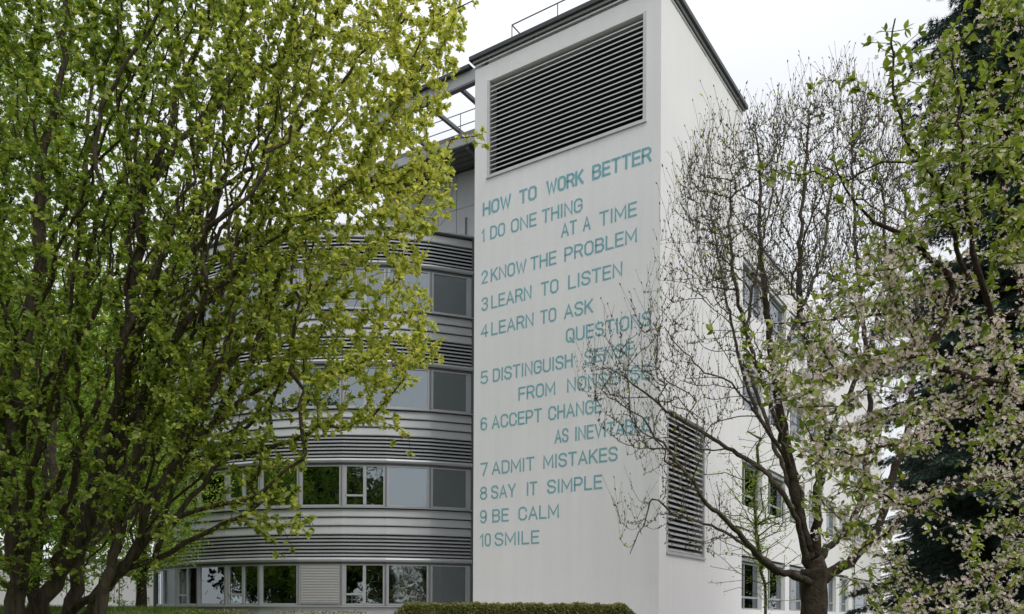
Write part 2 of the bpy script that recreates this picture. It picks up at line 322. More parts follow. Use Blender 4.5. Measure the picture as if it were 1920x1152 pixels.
def stroke(mb, fr, pts, w_, n0):
    O, U, N = fr
    P = [np.array(p, float) for p in pts]; closed = np.allclose(P[0], P[-1]) and len(P) > 3
    if closed: P = P[:-1]
    k = len(P); L, Rr = [], []
    for i in range(k):
        a_ = P[i] - P[i - 1] if (i > 0 or closed) else P[1] - P[0]
        b_ = P[(i + 1) % k] - P[i] if (i < k - 1 or closed) else P[-1] - P[-2]
        a_ = a_ / np.hypot(*a_); b_ = b_ / np.hypot(*b_)
        na = np.array([-a_[1], a_[0]]); nb = np.array([-b_[1], b_[0]]); nm = na + nb; l = np.hypot(*nm)
        nm = nm / l if l > .3 else na; q = min(1 / max(nm @ na, .45), 1.9)
        p = P[i].copy()
        if not closed and i == 0: p = p - b_ * w_ * .5
        if not closed and i == k - 1: p = p + a_ * w_ * .5
        L.append(p + nm * q * w_ / 2); Rr.append(p - nm * q * w_ / 2)
    vs_ = [P3(fr, q[0], n0, q[1]) for q in L + Rr]
    fs = [(i, (i + 1) % k, (i + 1) % k + k, i + k) for i in range(k if closed else k - 1)]
    mb.add(vs_, fs)
def text_line(bx, by, words, h=0.43, sw=0.058):
    """bx,by: a picture point on the base line; words: (text, left x, right x)"""
    z = front(bx, by)[1]; q0 = front(words[0][1], by)
    line = empty('painted_line', P3(FRF, q0[0], 0.0, z)); line.parent = tower; line.matrix_parent_inverse = root_matrix(tower).inverted()
    for t, x0, x1 in words:
        yy = by
        u0 = front(x0, by)[0]; u1 = front(x1, by)[0]
        ws = [GL[ch][0] for ch in t]; gap = 0.36 if len(t) > 1 else 0
        if len(t) > 1:
            sc = abs(u1 - u0) - sw
            unit = sc / (sum(ws) + gap * (len(t) - 1))
        else: unit = (abs(u1 - u0) - sw) / ws[0]
        u = u0 - sw / 2
        for ch, wd in zip(t, ws):
            out = MB()
            for j, st in enumerate(GL[ch][1]):
                pts = [(u - p[0] * wd * unit, z + sw / 2 + p[1] * (h - sw)) for p in st]
                stroke(out, FRF, pts, sw, 0.004 + 0.0015 * j)
            out.build('letter' if ch.isalpha() else 'numeral', M['paint'], line)
            u -= (wd + gap) * unit
    line['label'] = 'painted words ' + ' '.join(w_[0] for w_ in words).lower()
text_line(906.6, 406.3, [('HOW', 905, 958.5), ('TO', 973.4, 1006.3), ('WORK', 1024, 1094), ('BETTER', 1110, 1221)], 0.45, 0.075)
text_line(906, 454, [('1', 903, 909.5), ('DO', 919, 947), ('ONE', 958, 1006), ('THING', 1016, 1092)])
text_line(1052, 446.5, [('AT', 1052, 1081.5), ('A', 1093, 1107.5), ('TIME', 1123.6, 1194)])
text_line(904, 533.5, [('2', 902.8, 914.6), ('KNOW', 920, 987), ('THE', 994.5, 1043), ('PROBLEM', 1058, 1194)])
text_line(904, 583.9, [('3', 902.8, 915), ('LEARN', 921, 996.7), ('TO', 1014, 1047), ('LISTEN', 1065, 1166.7)])
text_line(902, 634.3, [('4', 901, 915.4), ('LEARN', 921, 1000.6), ('TO', 1012.8, 1043), ('ASK', 1057.5, 1112)])
text_line(1087, 638.5, [('QUESTIONS', 1061, 1221)])
text_line(904, 721, [('5', 901, 915), ('DISTINGUISH', 924, 1074), ('SENSE', 1095.7, 1188.5)])
text_line(973, 752, [('FROM', 972, 1041.4), ('NONSENSE', 1063, 1219)])
text_line(903, 808, [('6', 901, 913.5), ('ACCEPT', 922, 1016), ('CHANGE', 1028, 1129.3)])
text_line(1041.6, 832, [('AS', 1040, 1066), ('INEVITABLE', 1077.7, 1219)])
text_line(904, 892.9, [('7', 901, 915), ('ADMIT', 922, 1002), ('MISTAKES', 1018.5, 1158)])
text_line(902, 938, [('8', 900, 913.5), ('SAY', 921, 967), ('IT', 987, 1007), ('SIMPLE', 1026, 1129)])
text_line(901, 981.9, [('9', 900, 912.7), ('BE', 923, 954), ('CALM', 972, 1048)])
text_line(900, 1025.8, [('10', 900, 920.4), ('SMILE', 927.6, 1011)])

# ------------------------------------------------------------------ curved office wing
YA, FW, T0, DT, NFAC = 30.6, 1.6, 20.0, 8.5, 11
P = [np.array([unroll(885, 800)[0] / F * YA, YA])]; TH = []
for k in range(NFAC):
    t = R(T0 - k * DT); TH.append(t); P.append(P[-1] + FW * np.array([-math.cos(t), -math.sin(t)]))
FE = [np.array([-math.cos(t), -math.sin(t)]) for t in TH]; FN = [np.array([math.sin(t), -math.cos(t)]) for t in TH]
FR = [(P[k], FE[k], FN[k]) for k in range(NFAC)]
def offs(o):
    out = []
    for i in range(NFAC + 1):
        if i == 0: out.append(P[0] + FN[0] * o)
        elif i == NFAC: out.append(P[i] + FN[-1] * o)
        else:
            nm = FN[i - 1] + FN[i]; nm /= np.hypot(*nm); out.append(P[i] + nm * o / (nm @ FN[i]))
    return out
def band(mb, prof, k0=0, k1=NFAC):
    k = len(prof); L = [offs(n) for n, z in prof]; base = []
    for i in range(k0, k1 + 1): base += [(L[j][i][0], L[j][i][1], prof[j][1]) for j in range(k)]
    n = k1 - k0; fs = [tuple(range(k)), tuple(range(n * k + k - 1, n * k - 1, -1))]
    for i in range(n):
        for j in range(k): fs.append((i * k + j, i * k + (j + 1) % k, (i + 1) * k + (j + 1) % k, (i + 1) * k + j))
    return mb.add(base, fs)
wing = empty('office_wing', (*P[4], 0.9))
tag(wing, 'grey metal clad office building with faceted curved front, strip windows and louvre bands', 'building')
S0, ST = EYE + 0.37, 3.6
body = MB()
for s in range(4):
    z = S0 + s * ST
    band(body, [(-0.16, z + 1.50), (-0.16, z + (3.56 if s < 3 else 2.9)), (-0.5, z + (3.56 if s < 3 else 2.9)), (-0.5, z + 1.50)])
band(body, [(-0.16, 0.5), (-0.16, S0 - 0.04), (-0.5, S0 - 0.04), (-0.5, 0.5)])
body.build('wall', M['void'], wing)
ZP = S0 + 3 * ST + 3.02                                        # parapet top
for s in range(5):                                              # floor slabs and rooms
    z = S0 + s * ST - 0.9
    Q = offs(-0.5); back = [P[0] + np.array([3.0, 9.0]), P[-1] + np.array([6.0, 9.0])]
    poly = [(*q, 0) for q in Q] + [(*back[1], 0), (*back[0], 0)]; n = len(poly)
    z = min(z, ZP - 0.25)
    MB().add([(x_, y_, z) for x_, y_, _ in poly] + [(x_, y_, z + 0.2) for x_, y_, _ in poly], [tuple(range(n))[::-1], tuple(range(n, 2 * n))] + [(i, (i + 1) % n, (i + 1) % n + n, i + n) for i in range(n)]).build('floor_slab' if s < 4 else 'roof', M['room_floor'] if s < 4 else M['concrete'], wing)
m = MB()
band(m, [(-4.2, 0.5), (-4.2, ZP - 0.3), (-4.35, ZP - 0.3), (-4.35, 0.5)]); m.build('room_wall', M['room'], wing)
for k in range(2, NFAC, 3):                                     # partitions between the rooms
    MB().box(FR[k], -0.05, 0.05, -4.2, -0.5, 0.7, ZP - 0.3).build('room_wall', M['room'], wing)
# outer skin behind the wing so that it closes
MB().box((P[-1], np.array([0.0, 1.0]), np.array([-1.0, 0])), 0.0, 9, -0.4, -0.05, 0.5, ZP).build('wall', M['alu'], wing)
MB().box(FR[0], -0.06, 0.0, -8, -0.45, 0.5, ZP - .1).build('wall', M['alu_dark'], wing)
# solid bands
for s in range(4):
    z = S0 + s * ST
    # pipe-like nose above the windows
    zc, r = z + 1.66, 0.085
    prof = [(0.03 + r * math.cos(a), zc + r * math.sin(a)) for a in np.linspace(0, 2 * math.pi, 9)[:-1]]
    m = MB(); band(m, prof); m.build('bullnose_rail', M['alu_light'], wing)
    m = MB(); band(m, [(-0.12, z + 1.50), (-0.02, z + 1.50), (-0.02, z + 1.575), (-0.12, z + 1.575)]); m.build('window_head', M['alu_dark'], wing)
    zl0, zl1 = z + 1.77, z + 2.56; nn = 6; p = (zl1 - zl0) / nn
    for i in range(nn):
        zb = zl0 + p * i + 0.02
        m = MB(); band(m, [(0.03, zb), (0.045, zb), (0.045, zb + p * .34), (-0.05, zb + p * .75), (-0.065, zb + p * .75), (0.03, zb + p * .34 - 0.01)])
        m.build('louvre_slat', M['alu_light'] if i else M['alu'], wing)
    rows = 3 if s < 3 else 1; zp0 = z + 2.58; zp1 = z + 3.54 if s < 3 else z + 2.90; ph = (zp1 - zp0) / rows
    for k in range(NFAC):
        for i in range(rows):
            a_, b_ = zp0 + ph * i, zp0 + ph * (i + 1) - 0.035
            m = MB(); band(m, [(-0.08, a_), (0.05, a_), (0.055, a_ + .03), (0.0, b_), (-0.08, b_)], k, k + 1); m.build('cladding_panel', M['alu'], wing)
    m = MB(); zs_ = z
    band(m, [(-0.16, zs_ - 0.05), (0.11, zs_ - 0.06), (0.11, zs_ - 0.025), (-0.16, zs_ + 0.0)]); m.build('window_sill', M['alu'], wing)
m = MB(); band(m, [(-0.3, ZP - 0.06), (0.12, ZP - 0.06), (0.12, ZP - 0.005), (-0.3, ZP)]); m.build('coping', M['alu_light'], wing)
for k in range(NFAC):
    m = MB(); band(m, [(-0.06, 0.6), (0.02, 0.6), (0.02, S0 - 0.07), (-0.06, S0 - 0.07)], k, k + 1); m.build('plinth_panel', M['alu'], wing)
for k in (0,):
    MB().box(FR[0], -0.09, 0.04, -0.2, 0.06, 0.6, ZP + 0.0).build('end_post', M['alu_dark'], wing)
# vertical posts of the louvre bands at the facet corners
def window(k, s):
    fr = FR[k]; z = S0 + s * ST; h = 1.50; typ = 'FFTFFTFTFFF'[k]; f = MB()
    u0, u1 = 0.045, FW - 0.045
    if k == 0: u0 = 0.16
    fw = 0.065; n0, n1 = -0.10, -0.02
    f.box(fr, u0, u0 + fw, n0, n1, z, z + h); f.box(fr, u1 - fw, u1, n0, n1, z, z + h)
    f.box(fr, u0 + fw, u1 - fw, n0, n1 - .003, z, z + fw); f.box(fr, u0 + fw, u1 - fw, n0, n1 - .003, z + h - fw * .7, z + h)
    panes = [(u0 + fw, u1 - fw, z + fw, z + h - fw * .7)]
    if typ == 'T':
        um = (u0 + u1) / 2 - 0.02
        f.box(fr, um - .055, um + .055, n0, n1 + .012, z + fw, z + h - fw * .7)
        zt = z + 0.40
        f.box(fr, um + .055, u1 - fw, n0, n1 + .01, zt - .035, zt + .035)
        f.box(fr, u1 - fw - .05, u1 - fw, n0, n1 + .01, z + fw, z + h - fw * .7)
        panes = [(u0 + fw, um - .055, z + fw, z + h - fw * .7), (um + .055, u1 - fw - .05, zt + .035, z + h - fw * .7), (um + .055, u1 - fw - .05, z + fw, zt - .035)]
    w_ = f.build('window', M['frame'], wing)
    for q in panes: MB().box(fr, q[0] - .01, q[1] + .01, -0.075, -0.063, q[2] - .01, q[3] + .01).build('pane', M['glass'], w_)
    # corner cover strip and blind guide rail
    MB().box(fr, u1 + .004, FW + .03, -0.11, -0.005, z, z + h).build('mullion', M['frame'], wing)
    MB().tube(P3(fr, FW, 0.035, z), P3(fr, FW, 0.035, z + h), 0.012, 5).build('blind_guide', M['alu_dark'], w_)
    if k == 0: MB().box(fr, 0.02, u0 - .004, -0.11, -0.005, z, z + h).build('mullion', M['frame'], wing)
    return w_
WIN = {}
for s in range(4):
    for k in range(NFAC): WIN[(k, s)] = window(k, s)
def blind(k, s, drop=1.0):
    fr = FR[k]; z = S0 + s * ST; n = 24; m = MB()
    for i in range(n):
        zz = z + 1.44 - i * 0.058
        if zz < z + 0.07 + (1 - drop) * 1.4: break
        m = MB(); m.prism(fr, 0.09, FW - 0.09, [(0.0, zz), (0.02, zz - .044), (0.024, zz - .04), (0.006, zz + .002)])
        m.build('blind_slat', M['blind'], WIN[(k, s)])
blind(3, 0)
MB().box(FR[3], 0.09, FW - 0.09, 0.0, 0.035, S0 + 0.06, S0 + 0.10).build('blind_rail', M['alu_light'], WIN[(3, 0)])
# curtains and office furniture close to the ground-floor glass
for k, ua, ub in ((6, 0.9, 1.45), (9, .2, .7), (0, 1.1, 1.4)):
    m = MB(); fr = FR[k]; n = 14
    vs_ = []; 
    for i in range(n + 1):
        u = ua + (ub - ua) * i / n; nn = -0.30 + 0.03 * (i % 2); vs_ += [P3(fr, u, nn, S0), P3(fr, u, nn, S0 + 1.5)]
    m.add(vs_, [(2 * i, 2 * i + 2, 2 * i + 3, 2 * i + 1) for i in range(n)])
    o = m.build('curtain', M['curtain'], fix=False)
    tag(o, {6: 'pale curtain behind ground-floor window right of the large tree foliage', 9: 'pale curtain behind the leftmost ground-floor windows', 0: 'pale curtain strip behind ground-floor window beside the white tower'}[k], 'curtain')
def cabinet(k, u0, u1, label, pot):
    fr = FR[k]; o = empty('sideboard', P3(fr, (u0 + u1) / 2, -0.6, S0 - 0.7))
    tag(o, label, 'sideboard')
    MB().box(fr, u0, u1, -0.75, -0.35, S0 - 0.68, S0 + 0.22).build('carcass', M['white_thing'], o)
    MB().box(fr, u0 - .02, u1 + .02, -0.77, -0.33, S0 + 0.221, S0 + 0.25).build('top', M['white_thing'], o)
    if pot:
        c = MB(); a_ = P3(fr, pot, -0.5, S0 + 0.252)
        for i in range(3):
            pass
        prof = [(0.05, 0), (0.075, 0.13), (0.068, 0.135), (0.0, 0.10)]; K = 10; vs_ = []
        for r_, h_ in prof[:3]: vs_ += [(a_[0] + r_ * math.cos(j * 2 * math.pi / K), a_[1] + r_ * math.sin(j * 2 * math.pi / K), a_[2] + h_) for j in range(K)]
        fs = [(q * K + j, q * K + (j + 1) % K, (q + 1) * K + (j + 1) % K, (q + 1) * K + j) for q in range(2) for j in range(K)] + [tuple(range(K)), tuple(range(2 * K, 3 * K))]
        c.add(vs_, fs); p_ = c.build('flower_pot', M['white_thing'])
        tag(p_, 'small white flower pot standing on the ' + ('long ' if k == 4 else 'short ') + 'sideboard behind ground-floor glass', 'pot')
cabinet(1, 0.12, 1.5, 'white sideboard behind the wide ground-floor pane nearest the tower', None)
cabinet(2, 0.12, 0.8, 'short white sideboard behind the divided ground-floor window', 0.4)
cabinet(4, 0.1, 1.5, 'white sideboard behind the wide dark pane left of the lowered blind', 0.5)
# set-back top storey with its overhanging roof
ZT0, ZT1 = ZP - 0.02, EYE + 17.0
D1C = np.array([-2660.0, 1530.0]); D1C /= np.hypot(*D1C); NFC = np.array([-D1C[1], D1C[0]])
TO = at(889, 308, 30.7)[:2]
frT = (TO, D1C, NFC)
LT = 4.3
m = MB(); m.box(frT, -1.0, LT, -7, -0.15, ZT0 - .2, ZT1 - 0.05); m.build('top_storey_wall', M['alu_dark'], wing)
for i in range(-1, 5):
    for j in range(2):
        hh = (ZT1 - ZT0 - .1) / 2; u_ = LT / 5
        MB().box(frT, i * u_ + .01, (i + 1) * u_ - .01, -0.149, -0.11, ZT0 + j * hh + .008, ZT0 + (j + 1) * hh - .008).build('top_storey_panel', M['alu'], wing)
for j in range(3):
    MB().box((TO + D1C * LT - NFC * 0.15, -NFC, D1C), j * 2.2 + .01, (j + 1) * 2.2 - .01, 0.0, 0.03, ZT0, ZT1 - .06).build('top_storey_panel', M['alu'], wing)
# canopy: its front edge seen from (790,291) to (891,256)
Yc = 17.15 * F / 899; Oc = at(891, 256, Yc)[:2]; frC = (Oc, D1C, NFC); zc0 = EYE + 17.0
LC = 5.2
MB().box(frC, -1.5, LC, -7.5, -0.02, zc0 - .02, zc0 + 0.16).build('canopy', M['soffit'], wing)
MB().box(frC, -1.5, LC + .02, -0.018, 0.06, zc0 - 0.04, zc0 + 0.24).build('canopy_fascia', M['alu'], wing)
for i in range(16): MB().box(frC, -1.4, LC - .05, -0.35 - i * .3, -0.31 - i * .3, zc0 - .05, zc0 - .021).build('soffit_rib', M['soffit'], wing)
for u in (0.3, 2.6, 4.9): MB().box(frC, u, u + .14, -5.2, -0.05, zc0 - .16, zc0 - .051).build('soffit_beam', M['alu_dark'], wing)
MB().box(frC, -1.5, LC - 0.1, -7.4, -0.25, zc0 + 0.161, zc0 + 0.62).build('roof_parapet', M['concrete'], wing)
rr = MB()
for zz in (1.0, 1.45): rr.tube(P3(frC, -1.4, -0.4, zc0 + zz), P3(frC, LC - .2, -0.4, zc0 + zz), 0.018)
rr = rr.build('roof_railing', M['alu_dark'], wing)
for u in (0.9, 2.9, 4.9): MB().tube(P3(frC, u, -0.4, zc0 + .5), P3(frC, u, -0.4, zc0 + 1.45), 0.016).build('railing_post', M['alu_dark'], rr)
# terrace rail at the top of the curved front
m = MB(); q = P3(FR[0], 0.15, -0.45, ZP); m.tube((q[0], q[1], ZP - .05), (q[0], q[1], ZP + 0.9), 0.025); m.tube((q[0], q[1], ZP + .9), (q[0] + .45, q[1] + .25, ZP + 1.15), 0.025)
m.build('terrace_handrail', M['alu_dark'], wing)
# open steel frame from the tower head to the canopy
FRM = empty('steel_roof_frame', (*(PL), HT)); tag(FRM, 'open steel frame running left from the tower head above the canopy', 'roof frame')
frB = (PL, D1, NF)
MB().box(frB, 0.02, 4.6, -0.22, -0.04, HT - 0.42, HT - 0.03).build('edge_beam', M['alu'], FRM)
MB().box(frB, 0.19, 4.65, -0.28, 0.10, HT - 0.029, HT + 0.09).build('coping', M['dark_metal'], FRM)
MB().box(frB, 0.021, 4.6, -0.20, -0.02, HT - 0.49, HT - 0.421).build('lower_flange', M['alu_dark'], FRM)
for px, py in ((853, 156), (788, 186), (722, 218), (662, 246)):
    u = on_plane(px, py, PL, D1)[0]
    if u > 4.5: u = 4.5
    a_ = P3(frB, u, -0.22, HT - 0.34); b_ = P3(frB, u - 0.02, -3.0, HT - 0.36)
    MB().box(frB, u - .05, u + .01, -3.2, -0.221, HT - .34, HT - .22).build('cross_beam', M['alu_dark'], FRM)
    MB().box(frB, u + .04, u + .08, -3.2, -0.221, HT - .33, HT - .24).build('cross_beam', M['alu_dark'], FRM)

# ------------------------------------------------------------------ rear wing
rw = empty('rear_wing', (*(PC + D2 * (TS + 5)), 0.9))
tag(rw, 'low white rendered building wing with rows of recessed windows behind the bare tree', 'building')
RS0, RS1 = TS, side(1652, 1100)[0]
cols = [(1390.5, 1428.5), (1439.4, 1472), (1480, 1508), (1516, 1540), (1549, 1567.5), (1574, 1591), (1598, 1631)]
zs1 = side(1391, 1143)[1]; zt1 = side(1391, 1040)[1]
ZRW = ZP - 0.1
holes = []
for a_, b_ in cols:
    ua, ub = side(a_, 1100)[0], side(b_, 1100)[0]
    ua = max(ua, TS + 0.04)
    for s in range(4):
        if s == 3 and ua > TS + 12: continue
        holes.append((ua, ub, zs1 + s * 3.6 + (0.18 if s else 0), zt1 + s * 3.6 - (0.0 if s else 0)))
w = MB(); wall_holes(w, FRS, RS0, RS1, ZB, ZRW, holes, 0.22); w.build('wall', M['plaster'], rw, fix=False)
w = MB(); w.box(FRS, RS1 - .3, RS1, -8, -0.02, ZB, ZRW); w.build('wall', M['plaster'], rw)
MB().box(FRS, RS0 + .05, RS1, -8, -0.05, ZRW - .35, ZRW - .05).build('roof', M['concrete'], rw)
MB().box(FRS, RS0 + .003, RS1 + .05, -0.3, 0.05, ZRW, ZRW + .07).build('coping', M['dark_metal'], rw)
for i in range(1, 4): MB().box(FRS, RS0 + .05, RS1 - .31, -8, -0.25, zs1 + i * 3.6 - 1.1, zs1 + i * 3.6 - .9).build('floor_slab', M['room_floor'], rw)
MB().box(FRS, RS0 + .05, RS1 - .31, -4, -3.9, ZB, ZRW - .4).build('room_wall', M['room'], rw)
for ua, ub, za, zb_ in holes:
    f = MB(); fr = FRS; t = 0.06; n0, n1 = -0.21, -0.15
    ztop = zb_ - 0.24
    f.box(fr, ua + .003, ua + t, n0, n1, za, ztop); f.box(fr, ub - t, ub - .003, n0, n1, za, ztop); f.box(fr, ua + t, ub - t, n0, n1 - .003, za, za + t); f.box(fr, ua + t, ub - t, n0, n1 - .003, ztop - t, ztop)
    um = ua + (ub - ua) * .30
    f.box(fr, um - .03, um + .03, n0, n1 + .008, za + t, ztop - t); f.box(fr, ua + t, um - .03, n0, n1 + .006, za + .42, za + .49); f.box(fr, um + .03, ub - t, n0, n1 + .006, za + .42, za + .49)
    wo_ = f.build('window', M['alu'], rw)
    MB().box(fr, ua + t, ub - t, -0.19, -0.18, za + t, ztop - t).build('pane', M['glass'], wo_)
    MB().box(fr, ua + .005, ub - .005, -0.2, -0.03, zb_ - .20, zb_ - .09).build('blind_box', M['alu_light'], wo_)
    MB().box(fr, ua + .005, ub - .005, -0.215, -0.03, za - .001, za + .025).build('window_sill', M['alu'], wo_)
    MB().box(fr, ua + .006, ub - .006, -0.25, -0.2, ztop + .001, zb_ - .005).build('head_recess', M['void'], wo_)

# white panelled wall at far left
pw = empty('panel_wall', (-17, 34.5, 1.7)); tag(pw, 'low white panelled wall with upright joints left of the curved office building', 'wall')
frP = (np.array([unroll(289, 1100)[0] / F * 34.5, 34.5]), np.array([-1.0, 0]), np.array([0, -1.0]))
for i in range(14):
    MB().box(frP, i * .74 + .04, (i + 1) * .74 - .03, -0.05, 0, 1.3, 3.85).build('panel', M['panel_white'], pw)
MB().box(frP, 0, 14 * .74, -0.15, -0.051, 1.2, 3.85).build('backing', M['alu_dark'], pw)
MB().box(frP, -0.05, 14 * .74, -0.2, 0.06, 3.85, 3.95).build('coping', M['alu_dark'], pw)

# ------------------------------------------------------------------ trees
def smooth_poly(pts, step):
    pts = np.array(pts, float); out = [pts[0]]
    for i in range(len(pts) - 1):
        p0 = pts[max(i - 1, 0)]; p1 = pts[i]; p2 = pts[i + 1]; p3 = pts[min(i + 2, len(pts) - 1)]
        n = max(int(np.linalg.norm(p2 - p1) / step), 1)
        for j in range(1, n + 1):
            t = j / n; out.append(.5 * ((2 * p1) + (-p0 + p2) * t + (2 * p0 - 5 * p1 + 4 * p2 - p3) * t * t + (-p0 + 3 * p1 - 3 * p2 + p3) * t ** 3))
    return np.array(out)
class Tree:
    def __init__(s, step=0.15): s.p = []; s.par = []; s.pl = []; s.rmin = []; s.step = step
    def add(s, p, par, rmin=0):
        s.p.append(np.asarray(p, float)); s.par.append(par); s.rmin.append(rmin)
        s.pl.append(0 if par < 0 else s.pl[par] + float(np.linalg.norm(s.p[-1] - s.p[par]))); return len(s.p) - 1
    def limb(s, pts, r0, r1, wob=0.02):
        pts = smooth_poly(pts, s.step); par = -1
        if s.p:
            A = np.array(s.p); par = int(np.argmin(np.linalg.norm(A - pts[0], axis=1)))
        n = len(pts)
        for i, q in enumerate(pts):
            q = q + (rng.normal(0, wob, 3) if 0 < i else 0)
            par = s.add(q, par, r0 + (r1 - r0) * i / max(n - 1, 1))
    def fill(s, att, bf=0.25, batch=40, lift=0.25, noise=0.025, minlen=0.0):
        A = np.array(s.p); att = np.asarray(att); order = []
        cap = len(A) + len(att) * 60; arr = np.zeros((cap, 3)); pl = np.zeros(cap); n = len(A); arr[:n] = A; pl[:n] = s.pl
        d = np.min(np.linalg.norm(att[:, None] - A[None, ::3], axis=2), axis=1) if len(A) * len(att) < 4e7 else rng.random(len(att))
        att = att[np.argsort(d + rng.random(len(att)) * .3)]; s.tips = []
        for b in range(0, len(att), batch):
            B = att[b:b + batch]; D = np.linalg.norm(B[:, None] - arr[None, :n], axis=2); C = D + bf * pl[None, :n]
            # prefer hosts below the target
            C += 0.5 * np.maximum(arr[None, :n, 2] - B[:, None, 2], 0)
            H = np.argmin(C, axis=1)
            for t, h in zip(B, H):
                h = int(h); p0 = arr[h]; L = np.linalg.norm(t - p0)
                if L < minlen: s.tips.append(h); continue
                pd = p0 - s.p[s.par[h]] if s.par[h] >= 0 else np.array([0, 0, 1.]); pd = pd / (np.linalg.norm(pd) + 1e-9)
                c = p0 + pd * L * .35 + (t - p0) * .2 + np.array([0, 0, -lift * L * .3]) + rng.normal(0, .05, 3) * L
                k = max(int(L / s.step), 1); par = h
                for j in range(1, k + 1):
                    u = j / k; q = (1 - u) ** 2 * p0 + 2 * u * (1 - u) * c + u * u * t
                    if j < k: q = q + rng.normal(0, noise, 3)
                    par = s.add(q, par); arr[n] = q; pl[n] = s.pl[par]; n += 1
                s.tips.append(par)
    def radii(s, rt, p=2.3, rmax=9):
        n = len(s.p); cnt = np.zeros(n); par = s.par; kids = [0] * n
        for i in range(n - 1, -1, -1):
            if cnt[i] == 0: cnt[i] = 1
            if par[i] >= 0: cnt[par[i]] += cnt[i]
        s.cnt = cnt; r = rt * cnt ** (1 / p); r = np.minimum(r, rmax)
        s.r = np.maximum(r, np.array(s.rmin)); return s.r
    def mesh(s, name, material, parent, flare=0):
        n = len(s.p); P_ = np.array(s.p); kids = [[] for _ in range(n)]
        for i, q in enumerate(s.par):
            if q >= 0: kids[q].append(i)
        V = []; Fc = []; TR = []; nv = 0; stack = [i for i in range(n) if s.par[i] < 0]; starts = [(i, -1) for i in stack]
        while starts:
            i, par = starts.pop(); chain = []; 
            cur = i
            while True:
                chain.append(cur); ks = kids[cur]
                if not ks: break
                ks = sorted(ks, key=lambda q: -s.r[q] * 1e6 - s.cnt[q]); 
                for q in ks[1:]: starts.append((q, cur))
                cur = ks[0]
            pts = P_[chain]; rr_ = s.r[chain]
            if par >= 0: pts = np.vstack([P_[par], pts]); rr_ = np.concatenate([[min(rr_[0] * 1.15, s.r[par])], rr_])
            if len(pts) < 2: continue
            rm = rr_.max(); k = 3 if rm < .007 else 4 if rm < .018 else 6 if rm < .05 else 10
            T = np.gradient(pts, axis=0); T /= np.linalg.norm(T, axis=1, keepdims=True) + 1e-9
            ref = np.array([.83, .31, .02]) if abs(T[:, 2]).mean() > .5 else np.array([.1, .2, 1.])
            X_ = np.cross(T, ref); X_ /= np.linalg.norm(X_, axis=1, keepdims=True) + 1e-9; Y_ = np.cross(T, X_)
            a_ = np.arange(k) * 2 * np.pi / k
            rr2 = rr_[:, None] * (1 + (0.14 * np.sin(a_[None] * 2 + pts[:, 2:3] * 3) + .07 * np.cos(a_[None] * 3 - pts[:, 2:3] * 7) if k == 10 else 0 * a_[None]))
            ring_ = pts[:, None] + rr2[..., None] * (X_[:, None] * np.cos(a_)[None, :, None] + Y_[:, None] * np.sin(a_)[None, :, None])
            V.append(ring_.reshape(-1, 3)); m_ = len(pts); TR.append(np.repeat(np.clip(rr_ / .07, 0, 1), k))
            ii, jj = np.meshgrid(np.arange(m_ - 1), np.arange(k), indexing='ij'); j2 = (jj + 1) % k
            Fc.append(np.stack([ii * k + jj, ii * k + j2, (ii + 1) * k + j2, (ii + 1) * k + jj], -1).reshape(-1, 4) + nv); nv += m_ * k
        V = np.vstack(V); Fq = np.vstack(Fc)
        return np_mesh(name, V, Fq.ravel(), np.arange(len(Fq)) * 4, np.full(len(Fq), 4), material, parent, smooth=True, tint=np.concatenate(TR))
def inpoly(pts, poly):
    x, y = pts[:, 0], pts[:, 1]; c = np.zeros(len(x), bool); n = len(poly)
    for i in range(n):
        x1, y1 = poly[i]; x2, y2 = poly[(i + 1) % n]
        k = ((y1 > y) != (y2 > y)) & (x < (x2 - x1) * (y - y1) / (y2 - y1 + 1e-12) + x1); c ^= k
    return c
def sample_poly(poly, n, Yf):
    poly = np.array(poly, float); lo, hi = poly.min(0), poly.max(0); out = []
    while len(out) < n:
        q = lo + (hi - lo) * rng.random((n * 3, 2)); q = q[inpoly(q, poly)]; out += list(q)
    out = out[:n]; return np.array([at(q[0], q[1], Yf(q[0], q[1])) for q in out])
def normed(a): return a / (np.linalg.norm(a, axis=-1, keepdims=True) + 1e-9)
def scatter(name, tmpl_v, tmpl_f, pos, axis, up, size, material, parent, tint, curl=None, kind='stuff'):
    """instances of a small template: x along the leaf, y across, z normal"""
    N = len(pos); X_ = normed(axis); Z_ = normed(up - (up * X_).sum(1, keepdims=True) * X_); Y_ = np.cross(Z_, X_)
    tv = np.asarray(tmpl_v, float); K = len(tv)
    sz = size if size.ndim == 2 else np.repeat(size[:, None], 3, 1)
    V = pos[:, None] + tv[None, :, 0:1] * sz[:, None, 0:1] * X_[:, None] + tv[None, :, 1:2] * sz[:, None, 1:2] * Y_[:, None] + tv[None, :, 2:3] * sz[:, None, 2:3] * Z_[:, None]
    tf = np.concatenate([np.array(f) for f in tmpl_f]); tot = np.array([len(f) for f in tmpl_f])
    flat = (tf[None] + (np.arange(N) * K)[:, None]).ravel(); tots = np.tile(tot, N); st = np.concatenate([[0], np.cumsum(tots)[:-1]])
    o = np_mesh(name, V.reshape(-1, 3), flat, st, tots, material, parent, tint=np.repeat(tint, K))
    if kind: o['kind'] = kind
    return o
